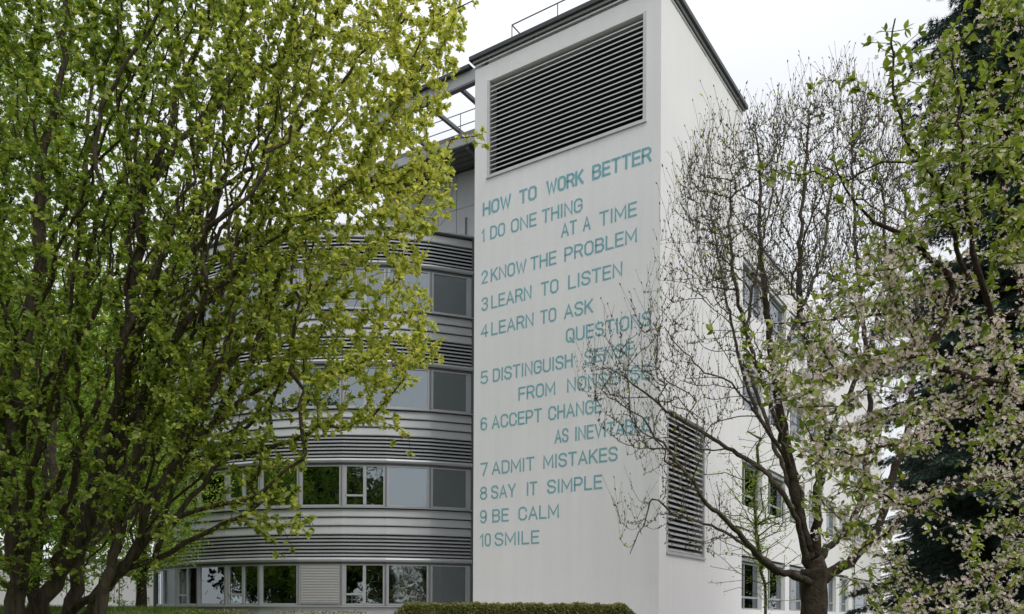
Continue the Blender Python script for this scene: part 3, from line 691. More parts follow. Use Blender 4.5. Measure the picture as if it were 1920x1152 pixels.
# leaf shapes
def lobed():
    half = [(0, .0), (.18, .10), (.30, .26), (.40, .16), (.55, .36), (.66, .20), (.82, .26), (.90, .12), (1.0, 0)]
    mid = [(0, 0), (.35, 0), (.68, 0), (1.0, 0)]
    v = [(0, 0, 0), (.4, 0, .0), (.75, 0, -.05), (1.0, 0, -.14)]
    L = [(x_, y_, .30 * y_ - .14 * x_ ** 3) for x_, y_ in half[1:-1]]; Rr = [(x_, -y_, .30 * y_ - .14 * x_ ** 3) for x_, y_ in half[1:-1]]
    v += L + Rr; f = [(0, 4, 5, 6, 1), (1, 6, 7, 8, 2), (2, 8, 9, 10, 3)]; f2 = [(0, 1, 13, 12, 11), (1, 2, 15, 14, 13), (2, 3, 17, 16, 15)]
    return v, [tuple(reversed(q)) for q in f] + [tuple(reversed(q)) for q in f2]
def oval():
    half = [(.12, .12), (.35, .25), (.62, .22), (.85, .10)]; v = [(0, 0, 0), (.35, 0, .0), (.62, 0, -.03), (1.0, 0, -.14)]
    v += [(a_, b_, .35 * b_ - .1 * a_ ** 2) for a_, b_ in half] + [(a_, -b_, .35 * b_ - .1 * a_ ** 2) for a_, b_ in half]
    return v, [(0, 1, 5, 4), (1, 2, 6, 5), (2, 3, 7, 6), (0, 8, 9, 1), (1, 9, 10, 2), (2, 10, 11, 3)]
def simple():
    return [(0, 0, 0), (.5, .28, .08), (1, 0, -.1), (.5, -.28, .08)], [(0, 2, 1), (0, 3, 2)]
def flower():
    v = [(0, 0, 0)]; f = []
    for i in range(5):
        a_ = i * 2 * math.pi / 5; ca, sa = math.cos(a_), math.sin(a_)
        for (r_, w_, z_) in ((.28, .14, .06), (.62, .24, .18), (.9, .0, .22)):
            if w_: v += [(r_ * ca - w_ * sa, r_ * sa + w_ * ca, z_), (r_ * ca + w_ * sa, r_ * sa - w_ * ca, z_)]
            else: v += [(r_ * ca, r_ * sa, z_)]
        b_ = 1 + i * 5; f += [(0, b_ + 1, b_), (b_, b_ + 1, b_ + 3, b_ + 2), (b_ + 2, b_ + 3, b_ + 4)]
    return v, f
def leaf_points(tree, tips, back, per, spread):
    """positions and outward axes for leaves: at each tip and walking back along its twig"""
    pos, ax = [], []
    for t in tips:
        cur = t; par = tree.par[cur]
        if par < 0: continue
        d = tree.p[cur] - tree.p[par]; d = d / (np.linalg.norm(d) + 1e-9)
        k = 0
        while k <= back and cur >= 0 and tree.par[cur] >= 0:
            n = per[0] if k == 0 else per[1]; a_, b_ = tree.p[cur], tree.p[tree.par[cur]]
            for _ in range(n):
                u = rng.random() * (0.15 if k == 0 else 1); pos.append(a_ * (1 - u) + b_ * u); ax.append(d * spread[0] + rng.normal(0, spread[1], 3))
            cur = tree.par[cur]; k += 1
    return np.array(pos), normed(np.array(ax))

# --- the big leafy tree on the left
M['leaf_oak'] = leaf_mat('oak_leaf', [(0.0, (0.11, 0.165, 0.03)), (0.4, (0.245, 0.315, 0.055)), (1.0, (0.62, 0.61, 0.16))], 0.52)
big = empty('leafy_tree', (*at(95, 1400, 8.6)[:2], 0)); tag(big, 'large multi-stemmed tree with fresh green lobed leaves filling the left side', 'tree')
T = Tree(0.14); L3 = lambda pts: [at(a_, b_, c) for a_, b_, c in pts]
base = (95, 1445, 8.6)
T.limb(L3([base, (85, 1300, 8.6), (80, 1180, 8.6)]), .13, .09, 0)
T.limb(L3([(60, 1445, 8.3), (45, 1300, 8.3), (35, 1180, 8.3)]), .11, .08, 0)
T.limb(L3([(140, 1445, 8.5), (125, 1300, 8.4), (120, 1190, 8.3)]), .12, .08, 0)
T.limb(L3([(120, 1445, 9.1), (115, 1300, 9.1), (125, 1190, 9.1)]), .13, .09, 0)
T.limb(L3([(200, 1445, 8.0), (185, 1300, 7.9), (190, 1150, 7.8), (215, 1040, 7.7), (250, 900, 7.6), (270, 760, 7.6), (330, 620, 7.6), (380, 480, 7.6)]), .07, .012)
T.limb(L3([(0, 1445, 8.9), (-25, 1300, 8.9), (-50, 1180, 8.8)]), .13, .09, 0)
T.limb(L3([(80, 1180, 8.6), (98, 1092, 8.5), (157, 1014, 8.3), (188, 896, 8.1), (208, 825, 8.0), (224, 740, 7.9), (243, 600, 7.8), (262, 456, 7.7), (264, 369, 7.6), (295, 300, 7.5), (330, 180, 7.5), (380, 60, 7.4), (420, -120, 7.4)]), .085, .014)
T.limb(L3([(35, 1180, 8.3), (30, 1090, 8.3), (25, 980, 8.2), (18, 850, 8.0), (40, 700, 7.8), (70, 520, 7.7), (80, 330, 7.6), (120, 100, 7.6), (130, -150, 7.6)]), .09, .014)
T.limb(L3([(125, 1190, 9.1), (135, 1130, 9.1), (150, 1040, 9.2), (175, 900, 9.4), (215, 780, 9.5), (260, 650, 9.6), (305, 536, 9.6), (347, 480, 9.6), (382, 446, 9.6), (410, 369, 9.5), (440, 250, 9.5), (470, 100, 9.4), (500, -80, 9.4)]), .075, .014)
T.limb(L3([(230, 720, 9.5), (270, 600, 9.3), (291, 500, 9.2), (302, 432, 9.2), (345, 395, 9.1), (420, 345, 9.0), (520, 280, 9.0), (620, 180, 9.0), (700, 80, 9.0)]), .045, .012)
T.limb(L3([(120, 1190, 8.3), (169, 1140, 8.2), (196, 1097, 8.0), (251, 1038, 7.8), (287, 943, 7.6), (314, 888, 7.5), (373, 826, 7.4), (444, 720, 7.3), (480, 640, 7.3), (513, 570, 7.3), (533, 500, 7.3), (590, 400, 7.3), (680, 300, 7.4), (760, 160, 7.5), (790, 60, 7.5)]), .045, .007)
T.limb(L3([(82, 1195, 8.6), (140, 1140, 8.3), (235, 1065, 7.9), (275, 1006, 7.7), (334, 975, 7.5), (393, 951, 7.4), (480, 932, 7.3), (537, 880, 7.2), (593, 800, 7.2)]), .05, .010)
T.limb(L3([(220, 1078, 7.9), (290, 1045, 7.8), (353, 1020, 7.7), (416, 985, 7.6), (470, 955, 7.6), (540, 905, 7.6)]), .035, .008)
T.limb(L3([(300, 985, 7.6), (360, 930, 7.7), (430, 860, 7.8), (533, 833, 7.8), (600, 803, 7.8), (643, 800, 7.8), (693, 777, 7.8), (727, 747, 7.8), (760, 707, 7.8)]), .030, .009)
T.limb(L3([(373, 826, 7.5), (430, 770, 7.9), (520, 715, 8.1), (620, 700, 8.2), (660, 693, 8.2), (707, 660, 8.2), (760, 600, 8.2)]), .028, .008)
T.limb(L3([(314, 888, 7.6), (370, 763, 8.0), (427, 687, 8.3), (500, 600, 8.5), (600, 540, 8.6), (700, 470, 8.7), (780, 400, 8.7)]), .05, .010)
T.limb(L3([(188, 896, 8.1), (240, 800, 7.7), (300, 690, 7.4), (350, 600, 7.2), (420, 520, 7.1), (520, 440, 7.0), (640, 380, 7.0), (740, 340, 7.0)]), .045, .010)
T.limb(L3([(175, 950, 9.3), (250, 860, 9.9), (320, 740, 10.3), (400, 620, 10.6), (470, 500, 10.8), (560, 360, 10.9), (640, 220, 11), (720, 60, 11)]), .05, .01)
T.limb(L3([(40, 1050, 8.4), (60, 900, 7.4), (100, 760, 6.9), (150, 600, 6.6), (180, 400, 6.4), (190, 200, 6.3), (255, 101, 6.3), (330, -40, 6.3)]), .04, .01)
T.limb(L3([(-50, 1180, 8.8), (-80, 1000, 8.8), (-100, 850, 8.7), (-150, 700, 8.8), (-220, 450, 8.9), (-260, 150, 9)]), .09, .02)
T.limb(L3([(150, 1040, 9.2), (100, 850, 10.4), (120, 640, 10.9), (150, 400, 11.2), (170, 150, 11.4), (190, -100, 11.5)]), .06, .014)
T.limb(L3([(264, 369, 7.6), (350, 250, 7.9), (470, 150, 8.1), (600, 60, 8.2), (700, -60, 8.2)]), .04, .012)
T.limb(L3([(100, 1092, 8.5), (200, 960, 8.9), (290, 850, 9.2), (380, 740, 9.4), (440, 640, 9.5), (500, 560, 9.5)]), .05, .012)
for _ in range(85):
    i_ = rng.integers(0, len(T.p)); 
    while not (1.6 < T.p[i_][2] < 5 ): i_ = rng.integers(0, len(T.p))
    b0 = T.p[i_].copy(); dx = rng.uniform(-.6, 2.6); dy_ = rng.uniform(-1.2, 1.2); hh = rng.uniform(2.2, 4.5)
    e_ = b0 + [dx * .95, dy_, hh]; ex, ey = CX + F * e_[0] / e_[1], CY - F * (e_[2] - EYE) / e_[1]
    if ex > 690 - max(0, ey - 500) * .5: continue
    T.limb([b0, b0 + [dx * .30, dy_ * .4, hh * .30], b0 + [dx * .66, dy_ * .8, hh * .65], b0 + [dx * .95, dy_, hh]], rng.uniform(.010, .022), .004, .03)
for a0 in [[(40, 1100, 8.2), (70, 980, 7.6), (120, 860, 7.2), (200, 730, 7), (260, 560, 6.9), (330, 400, 6.9), (400, 220, 6.9), (450, 60, 7)],
           [(188, 896, 8.1), (250, 790, 8.2), (330, 680, 8.4), (400, 560, 8.5), (450, 450, 8.6), (540, 330, 8.6), (600, 200, 8.7), (640, 60, 8.7)],
           [(208, 825, 8), (290, 700, 8.9), (360, 590, 9.3), (440, 500, 9.5), (560, 440, 9.6), (680, 360, 9.6), (780, 250, 9.5)],
           [(251, 1038, 7.8), (310, 920, 8.4), (390, 840, 8.8), (480, 790, 9), (590, 740, 9), (700, 640, 8.9)],
           [(150, 1040, 9.2), (240, 960, 9.8), (330, 880, 10), (400, 790, 10), (470, 680, 10), (560, 600, 10), (650, 560, 9.9)],
           [(98, 1092, 8.5), (130, 960, 7.9), (150, 820, 7.6), (140, 680, 7.4), (170, 520, 7.3), (220, 350, 7.2), (260, 200, 7.2)],
           [(45, 1090, 8.4), (90, 900, 9.3), (60, 720, 9.8), (90, 500, 10), (60, 250, 10), (80, 50, 10)],
           [(224, 740, 7.9), (260, 640, 7.3), (300, 540, 7), (380, 460, 6.8), (480, 350, 6.7), (560, 200, 6.7), (600, 80, 6.8)],
           [(290, 1045, 7.8), (330, 930, 7.4), (350, 820, 7.2), (400, 700, 7.1), (430, 600, 7.1), (440, 480, 7.1)],
           [(18, 850, 8), (80, 740, 7.4), (130, 650, 7.1), (230, 480, 7.0), (280, 330, 7.0), (290, 150, 7.0)]]:
    T.limb(L3(a0), rng.uniform(.026, .04), .006, .03)
T.limb(L3([(700, 80, 9), (760, 40, 8.8), (824, 34, 8.6), (886, 2, 8.5)]), .012, .005)
T.limb(L3([(760, 160, 7.5), (800, 110, 7.5), (838, 60, 7.6), (850, 20, 7.6)]), .010, .005)
T.limb(L3([(780, 400, 8.7), (820, 320, 8.7), (850, 260, 8.6), (905, 262, 8.5)]), .008, .004)
def Yd(h, c=8.6): return lambda px, py: c + h * (rng.random() * 2 - 1)
att = []
att.append(sample_poly([(-300, -260), (420, -260), (470, 100), (420, 330), (300, 620), (-50, 820), (-300, 700)], 3000, Yd(2.9, 8.6)))
att.append(sample_poly([(420, -260), (860, -160), (872, 60), (858, 120), (846, 200), (800, 240), (640, 300), (470, 330), (420, 200)], 1300, Yd(1.9, 8.6)))
att.append(sample_poly([(470, 330), (640, 300), (800, 250), (845, 300), (850, 400), (800, 440), (790, 520), (815, 600), (822, 670), (780, 730), (640, 720), (520, 700), (400, 620), (420, 420)], 980, Yd(1.5, 8.1)))
att.append(sample_poly([(300, 620), (520, 700), (700, 730), (760, 800), (640, 800), (570, 860), (590, 990), (580, 1010), (530, 1030), (440, 960), (380, 880), (260, 760)], 250, Yd(.9, 7.8)))
att.append(sample_poly([(-250, 650), (300, 600), (420, 700), (330, 860), (240, 940), (60, 980), (-200, 1000)], 520, Yd(1.8, 8.0)))
att.append(np.array([at(*q) for q in [(905, 248, 8.5), (893, 268, 8.5), (912, 272, 8.5), (740, 830, 7.8), (770, 850, 7.8), (765, 815, 7.8), (745, 800, 7.8), (850, 130, 7.6), (862, 60, 7.6), (868, 50, 7.6), (840, 290, 8), (890, 5, 8.5), (550, 1030, 7.4), (520, 1040, 7.4), (575, 1000, 7.3), (560, 980, 7.3), (585, 970, 7.3), (850, 350, 8.7), (845, 385, 8.7), (838, 400, 8.7), (825, 640, 8), (828, 672, 8)]]))
att.append(sample_poly([(-150, 930), (340, 890), (360, 1040), (250, 1100), (-100, 1110)], 130, Yd(1.2, 8.0)))
att.append(sample_poly([(280, 480), (450, 430), (520, 700), (430, 900), (330, 880), (270, 700)], 260, Yd(1.4, 8.4)))
att = np.vstack(att)
T.fill(att, bf=0.22, lift=-0.15)
T.radii(0.0021, 3.0, 0.04)
T.mesh('trunk', M['bark'], big)
pos, ax = leaf_points(T, T.tips, 3, (11, 4), (0.9, 0.62))
def leafify(name, pos, ax, tmpl, s0, s1, material, parent, tint, upz=0.7, wid=1.0):
    n = len(pos); ax = normed(ax + np.array([0, 0, -.08])); up = normed(np.array([0, 0, 1.]) * upz + rng.normal(0, .55, (n, 3)))
    sz = s0 + (s1 - s0) * rng.random(n); S3 = np.stack([sz, sz * wid * (0.85 + .3 * rng.random(n)), sz * (0.5 + 1.3 * rng.random(n))], 1)
    return scatter(name, *tmpl, pos, ax, up, S3, material, parent, tint)
# younger, yellower leaves, plus the crown's lit right side painted into the tint
px_ = CX + F * pos[:, 0] / pos[:, 1]
tint = np.clip(rng.normal(0.30, .22, len(pos)) + np.clip((px_ - 250) / 500, -.1, 1) * .50, 0, 1)
leafify('foliage', pos, ax, lobed(), .032, .072, M['leaf_oak'], big, tint)
print('leaves', len(pos), 'nodes', len(T.p))

# --- bare tree with buds in front of the tower side
bare = empty('budding_tree', (*at(1527, 1300, 12)[:2], 0.2)); tag(bare, 'nearly bare tree with dark buds on thin upswept twigs in front of the white wall', 'tree')
T2 = Tree(0.10)
T2.limb(L3([(1524, 1330, 12), (1526, 1152, 12), (1526, 1060, 12)]), .20, .17, 0)
LB = [
 ([(1524, 1100, 12), (1500, 1085, 11.8), (1459, 1070, 11.6), (1425, 1045, 11.5), (1395, 1008, 11.3), (1357, 970, 11.2), (1324, 945, 11.1), (1290, 890, 11), (1240, 830, 11), (1200, 780, 10.9)], .065, .008),
 ([(1462, 1072, 11.6), (1410, 1031, 11.7), (1360, 1000, 11.8), (1320, 980, 11.8), (1260, 965, 11.8), (1225, 935, 11.8), (1205, 985, 11.7), (1180, 1040, 11.7)], .03, .005),
 ([(1515, 1060, 12), (1490, 964, 11.8), (1440, 892, 11.6), (1395, 859, 11.5), (1324, 817, 11.4), (1249, 769, 11.3), (1200, 727, 11.3), (1140, 690, 11.3)], .05, .006),
 ([(1511, 1030, 12), (1496, 907, 12.2), (1470, 855, 12.3), (1425, 784, 12.4), (1399, 720, 12.5), (1375, 620, 12.6), (1350, 500, 12.6), (1335, 400, 12.6)], .045, .007),
 ([(1519, 1040, 12), (1500, 964, 12), (1485, 885, 12), (1470, 825, 12), (1459, 757, 12), (1448, 680, 12), (1440, 600, 12), (1432, 530, 12), (1425, 417, 12), (1425, 320, 12), (1418, 240, 12)], .085, .009),
 ([(1530, 1045, 12), (1534, 930, 11.9), (1541, 844, 11.8), (1537, 757, 11.7), (1515, 660, 11.6), (1500, 560, 11.6), (1502, 430, 11.6), (1512, 300, 11.6), (1518, 190, 11.6)], .08, .009),
 ([(1537, 1050, 12), (1575, 1005, 12.2), (1605, 965, 12.3), (1624, 870, 12.4), (1631, 776, 12.5), (1622, 640, 12.6), (1605, 480, 12.6), (1598, 300, 12.6), (1600, 180, 12.6)], .06, .008),
 ([(1535, 1090, 12), (1580, 1062, 12), (1612, 1035, 12), (1650, 985, 12), (1672, 900, 12), (1699, 820, 12), (1715, 700, 12), (1720, 560, 12), (1700, 400, 12)], .075, .009),
 ([(1541, 844, 11.8), (1567, 790, 11.5), (1600, 720, 11.3), (1640, 620, 11.2), (1660, 480, 11.2), (1655, 340, 11.2)], .04, .007),
 ([(1500, 964, 12), (1440, 800, 12.9), (1400, 660, 13.3), (1420, 500, 13.5), (1450, 350, 13.5), (1470, 230, 13.5)], .04, .007),
 ([(1485, 885, 12), (1445, 760, 11.3), (1400, 620, 10.9), (1370, 470, 10.7), (1370, 340, 10.7)], .035, .006),
 ([(1459, 757, 12), (1480, 640, 12.5), (1540, 480, 12.8), (1560, 330, 12.9), (1565, 200, 12.9)], .03, .006),
 ([(1425, 784, 12.4), (1370, 720, 12.1), (1310, 690, 11.9), (1240, 610, 11.8)], .018, .005),
]
for pts, r0, r1 in LB: T2.limb(L3(pts), r0, r1, .012)
out2 = [(1075, 700), (1110, 640), (1200, 580), (1235, 450), (1290, 290), (1340, 215), (1400, 235), (1460, 180), (1520, 140), (1600, 130), (1670, 190), (1740, 330), (1760, 600), (1700, 780), (1560, 700), (1480, 820), (1380, 800), (1300, 880), (1240, 900), (1180, 860), (1100, 780)]
att2 = np.vstack([sample_poly(out2, 950, Yd(2.1, 12)), sample_poly([(1270, 320), (1400, 220), (1680, 170), (1740, 380), (1600, 560), (1300, 560)], 900, Yd(1.9, 12)),
    sample_poly([(1075, 690), (1200, 600), (1270, 560), (1320, 760), (1200, 800), (1110, 760)], 45, Yd(1.0, 11.5)),
    sample_poly([(1130, 1050), (1190, 860), (1300, 870), (1400, 1000), (1340, 1060), (1200, 1010)], 55, Yd(.7, 11.6))])
T2.fill(att2, bf=0.30, lift=0.7, noise=.004, batch=30)
# every tip ends in a few short upright shoots
shoots = []
for t in list(T2.tips):
    p0 = T2.p[t]
    for _ in range(rng.integers(1, 4)):
        L = rng.uniform(.18, .55); d = np.array([rng.normal(0, .28), rng.normal(0, .28), 1.0]); d /= np.linalg.norm(d); par = t
        for j in range(3): par = T2.add(p0 + d * L * (j + 1) / 3 + rng.normal(0, .008, 3), par)
        shoots.append(par)
T2.radii(0.0021, 2.35, 0.2)
T2.mesh('trunk', M['bark_grey'], bare)
bp, ba = leaf_points(T2, shoots + T2.tips, 4, (1, 1), (1.6, .45))
bt_ = rng.random(len(bp)) < .10; gb, ga = bp[bt_], ba[bt_]
bud = ([(0, 0, 0), (.4, .2, 0), (.4, -.1, .17), (.4, -.1, -.17), (1, 0, 0)], [(0, 2, 1), (0, 3, 2), (0, 1, 3), (1, 2, 4), (2, 3, 4), (3, 1, 4)])
keep = rng.random(len(bp)) < .62; bp, ba = bp[keep], ba[keep]; n = len(bp); s_ = rng.uniform(.025, .055, n)
scatter('bud', *bud, bp, ba, normed(rng.normal(0, 1, (n, 3))), np.stack([s_, s_ * 1.1, s_ * 1.1], 1), M['bud'], bare, np.zeros(n))
leafify('foliage', gb, ga, oval(), .03, .06, M['leaf_oak'], bare, rng.uniform(.3, .8, len(gb)))

# --- blossoming tree reaching in from the right
M['leaf_cherry'] = leaf_mat('fresh_leaf', [(0.0, (0.07, 0.11, 0.02)), (0.6, (0.23, 0.30, 0.05)), (1.0, (0.40, 0.43, 0.11))], 0.4)
M['petal'] = leaf_mat('petal', [(0.0, (0.78, 0.60, 0.57)), (1.0, (0.88, 0.83, 0.80))], 0.3, rough=.7, gloss=.1)
bl = empty('blossom_tree', (*at(2180, 1300, 6.2)[:2], 0)); tag(bl, 'blossoming tree with pale pink flowers and green leaves reaching in from the right', 'tree')
T3 = Tree(0.09)
T3.limb([at(2180, 1156, 6.2) * [1, 1, 0] + [0, 0, 0], at(2170, 1156, 6.2), at(2120, 950, 6.1), at(2050, 830, 6.0)], .13, .085, 0)
for pts, r0, r1 in [
 ([(2050, 830, 6), (1980, 770, 5.9), (1894, 735, 5.8), (1837, 716, 5.8), (1785, 700, 5.8), (1736, 663, 5.8), (1762, 616, 5.8), (1785, 545, 5.8), (1777, 520, 5.8), (1706, 451, 5.8), (1640, 420, 5.8)], .05, .012),
 ([(1736, 665, 5.8), (1650, 682, 5.7), (1575, 702, 5.6), (1520, 722, 5.6), (1440, 700, 5.6)], .016, .006),
 ([(1790, 560, 5.8), (1822, 545, 5.9), (1800, 492, 5.9), (1779, 412, 5.8), (1750, 339, 5.7), (1725, 299, 5.7), (1696, 251, 5.6), (1674, 164, 5.6), (1676, 60, 5.6), (1678, 35, 5.6)], .020, .005),
 ([(1721, 302, 5.7), (1690, 304, 5.6), (1655, 300, 5.6), (1590, 330, 5.6), (1530, 325, 5.5), (1450, 320, 5.5)], .009, .004),
 ([(2050, 830, 6), (1960, 640, 6.2), (1900, 470, 6.4), (1870, 300, 6.5), (1860, 120, 6.6), (1870, -60, 6.6)], .045, .012),
 ([(1894, 735, 5.8), (1870, 620, 5.4), (1830, 500, 5.2), (1810, 350, 5.1), (1800, 200, 5.1), (1790, 110, 5.1)], .028, .006),
 ([(1837, 716, 5.8), (1760, 780, 5.5), (1690, 830, 5.4), (1600, 850, 5.3), (1520, 830, 5.3)], .02, .006),
 ([(2080, 900, 6), (1960, 900, 5.6), (1850, 900, 5.4), (1750, 930, 5.3), (1660, 1000, 5.3), (1600, 1040, 5.3)], .035, .007),
 ([(2120, 1000, 6.1), (2000, 1020, 5.7), (1880, 1060, 5.5), (1780, 1110, 5.4), (1700, 1140, 5.4)], .03, .007),
 ([(1640, 420, 5.8), (1600, 380, 5.8), (1560, 300, 5.8)], .010, .004),
 ([(1960, 640, 6.2), (1900, 590, 6.6), (1800, 600, 6.8), (1680, 590, 6.9), (1560, 600, 6.9), (1450, 610, 6.9)], .02, .006)]:
    T3.limb(L3(pts), r0, r1, .01)
dense = np.vstack([sample_poly([(1560, 520), (1760, 480), (1980, 450), (1980, 1180), (1660, 1180), (1560, 1080), (1500, 900), (1490, 760), (1500, 600)], 780, Yd(.8, 5.9)),
    sample_poly([(1380, 640), (1500, 560), (1560, 560), (1540, 900), (1480, 860), (1400, 720)], 110, Yd(.6, 5.9)),
    sample_poly([(1560, 500), (1700, 400), (1760, 480), (1700, 560)], 90, Yd(.6, 5.9))])
upper = np.vstack([sample_poly([(1690, 100), (1780, 60), (1850, -60), (2000, -80), (2000, 480), (1780, 480), (1700, 380), (1690, 200)], 420, Yd(.8, 5.8)),
    np.array([at(*q) for q in [(1660, 60, 5.6), (1700, 55, 5.6), (1650, 90, 5.6), (1630, 80, 5.6), (1690, 90, 5.6), (1660, 130, 5.6), (1700, 150, 5.6), (1725, 60, 5.6), (1600, 150, 5.6), (1610, 170, 5.6), (1640, 180, 5.6), (1430, 318, 5.5), (1445, 335, 5.5), (1480, 310, 5.5), (1500, 330, 5.5), (1550, 340, 5.5), (1620, 290, 5.6), (1600, 260, 5.6), (1640, 340, 5.6), (1580, 380, 5.6), (1600, 400, 5.6), (1560, 300, 5.6), (1390, 600, 5.6), (1400, 625, 5.6), (1335, 620, 5.7), (1520, 170, 5.9)]])])
def thin(A, holes, keep):
    x_ = CX + F * A[:, 0] / A[:, 1]; y_ = CY - F * (A[:, 2] - EYE) / A[:, 1]; k = np.ones(len(A), bool)
    for (a_, b_, c_, d_) in holes: k &= ~((((x_ - a_) / c_) ** 2 + ((y_ - b_) / d_) ** 2 < 1) & (rng.random(len(A)) > keep))
    return A[k]
HO = [(1800, 470, 90, 110), (1725, 940, 75, 90), (1800, 60, 75, 110), (1760, 1080, 80, 60), (1870, 560, 50, 60), (1900, 160, 50, 90), (1650, 380, 60, 60)]
dense = thin(dense, HO, .15); upper = thin(upper, HO, .35)
T3.fill(dense, bf=.2, lift=-.1, noise=.012); td = list(T3.tips)
T3.fill(upper, bf=.2, lift=-.1, noise=.012); tu = list(T3.tips)
T3.radii(0.0024, 2.4, .14); T3.mesh('trunk', M['bark_red'], bl)
p1, a1 = leaf_points(T3, td, 4, (3, 1), (.7, .6)); p2, a2 = leaf_points(T3, tu, 3, (5, 2), (.7, .6))
k1 = rng.random(len(p1)) < .85; p1, a1 = p1[k1], a1[k1]
pp, aa = np.vstack([p1, p2]), np.vstack([a1, a2])
leafify('foliage', pp, aa, oval(), .04, .08, M['leaf_cherry'], bl, np.clip(rng.normal(.55, .25, len(pp)), 0, 1), wid=1.0)
fp, fa = leaf_points(T3, [t for t in td if rng.random() < .72], 5, (7, 4), (.4, .8)); q_, r_ = leaf_points(T3, [t for t in tu if rng.random() < .55], 4, (4, 2), (.4, .8))
fp = np.vstack([fp, q_]) ; fa = np.vstack([fa, r_]); fp = fp + rng.normal(0, .03, fp.shape); n = len(fp)
s_ = rng.uniform(.010, .021, n)
fo = scatter('blossom', *flower(), fp, normed(rng.normal(0, 1, (n, 3))), normed(fa + np.array([0, -.4, .4]) + rng.normal(0, .3, (n, 3))), s_, M['petal'], bl, rng.random(n))
print('blossom', len(pp), n)

# --- dark spruce at right
M['needle'] = leaf_mat('spruce_needle', [(0.0, (0.012, 0.027, 0.020)), (1.0, (0.045, 0.085, 0.062))], .1, rough=.6)
sp = empty('spruce_tree', (*at(1875, 1200, 16)[:2], 0.5)); tag(sp, 'tall dark blue-green spruce standing behind the blossoming tree', 'tree')
T4 = Tree(0.3); bx, by = at(1890, 1200, 16)[:2]
T4.limb([(bx, by, .4), (bx, by, 4), (bx + .05, by, 9), (bx, by, 14), (bx, by, 17)], .22, .03, 0)
np_, na_, nt_ = [], [], []
for zz in np.arange(1.2, 16.5, .20):
    for q in range(7):
        th = rng.random() * 2 * np.pi; Lb = (2.95 * (1 - zz / 20) ** .6 + .1) * rng.uniform(.75, 1.12)
        if (math.sin(th) > .6 and rng.random() < .5): continue
        d = np.array([math.cos(th), math.sin(th), 0]); pts = [np.array([bx, by, zz]) + d * Lb * t + np.array([0, 0, -.45 * Lb * t * t * .6 + .16 * Lb * max(0, t - .7)]) for t in (0, .35, .7, 1)]
        T4.limb(pts, .02, .006, .01)
        c = smooth_poly(pts, .09); side_ = np.array([-d[1], d[0], 0])
        for i, b_ in enumerate(c):
            t = i / len(c)
            if t < .22: continue
            for sgn in (-1, 1):
                ln = .50 * (1.1 - t) * rng.uniform(.6, 1.3) + .10
                dd = side_ * sgn * .8 + d * .55 + np.array([0, 0, -.38 - .25 * rng.random()]); dd /= np.linalg.norm(dd)
                for j in np.arange(0.03, ln, .05):
                    np_.append(b_ + dd * j + np.array([0, 0, -.35 * j * j]) + rng.normal(0, .012, 3)); na_.append(dd + rng.normal(0, .25, 3)); nt_.append(.15 + .6 * rng.random() + .25 * (j / ln))
T4.radii(.004, 2.4, .25); T4.mesh('trunk', M['bark_red'], sp)
v = [(0, 0, 0)]; f = []
for i in range(7):
    a_ = i * 2 * math.pi / 7; o_ = .03 * (i % 3)
    v += [(o_ + .1, .05 * math.cos(a_ + 1.5), .05 * math.sin(a_ + 1.5)), (o_ + .75, .42 * math.cos(a_), .42 * math.sin(a_)), (o_ + .22, -.05 * math.cos(a_ + 1.5), -.05 * math.sin(a_ + 1.5))]
    f.append((1 + i * 3, 2 + i * 3, 3 + i * 3))
np_ = np.array(np_); n = len(np_)
scatter('needles', v, f, np_, np.array(na_), normed(rng.normal(0, 1, (n, 3))), np.stack([np.full(n, .15), np.full(n, .15), np.full(n, .15)], 1) * rng.uniform(.7, 1.3, (n, 1)), M['needle'], sp, np.clip(nt_, 0, 1))
for px_c, Yc_, s_, lb_ in [(1795, 21, .60, 'smaller dark spruce behind the blossom, left of the tall spruce'), (1965, 20, .95, 'dark spruce at the right picture edge behind the tall spruce'), (1712, 24, .36, 'lowest dark spruce behind the budding tree trunk')]:
    c = sp.copy(); col.objects.link(c); q = at(px_c, 1156, Yc_); c.location = (q[0], q[1], .9); c.scale = (s_, s_, s_); c.rotation_euler.z = Yc_ * 2.1; c['label'] = lb_
    for ch in sp.children:
        d = ch.copy(); col.objects.link(d); d.parent = c; d.matrix_parent_inverse = ch.matrix_parent_inverse
print('spruce', n)

# --- generic background tree
def bg_tree(name, label, x, y, z, h, rad, n_att, leaf, material, tint0, group=None, sparse=1.0, low=.25, trunk_r=.2, mode=simple, per=(8, 3)):
    o = empty(name, (x, y, z)); tag(o, label, 'tree', group); t = Tree(.3)
    t.limb([(x, y, z - .1), (x + .1, y, z + h * .3), (x - .1, y + .1, z + h * .6), (x, y, z + h * .92)], trunk_r, .03, .03)
    a_ = normed(rng.normal(0, 1, (n_att, 3))) * (rng.random((n_att, 1)) ** .45); zc = z + h * (low + (1 - low) / 2)
    lump = 1 + .22 * np.sin(a_[:, 0:1] * 5 + x) * np.cos(a_[:, 2:3] * 6 + y)
    a_ = a_ * lump * [rad, rad, h * (1 - low) / 2] + [x, y, zc]; t.fill(a_, bf=.25, lift=0, noise=.04); t.radii(.006, 2.3, trunk_r)
    t.mesh('trunk', M['bark_grey'], o)
    p_, q_ = leaf_points(t, t.tips, 3, per, (.7, .7)); p_ = p_ + rng.normal(0, leaf * .9, p_.shape)
    leafify('foliage', p_, q_, mode(), leaf * .7, leaf * 1.3, material, o, np.clip(rng.normal(tint0, .2, len(p_)), 0, 1)); return o
M['leaf_bg'] = leaf_mat('background_leaf', [(0.0, (0.09, 0.16, 0.025)), (0.5, (0.22, 0.34, 0.05)), (1.0, (0.38, 0.50, 0.09))], .5)
g = 'green trees behind the large leafy tree'
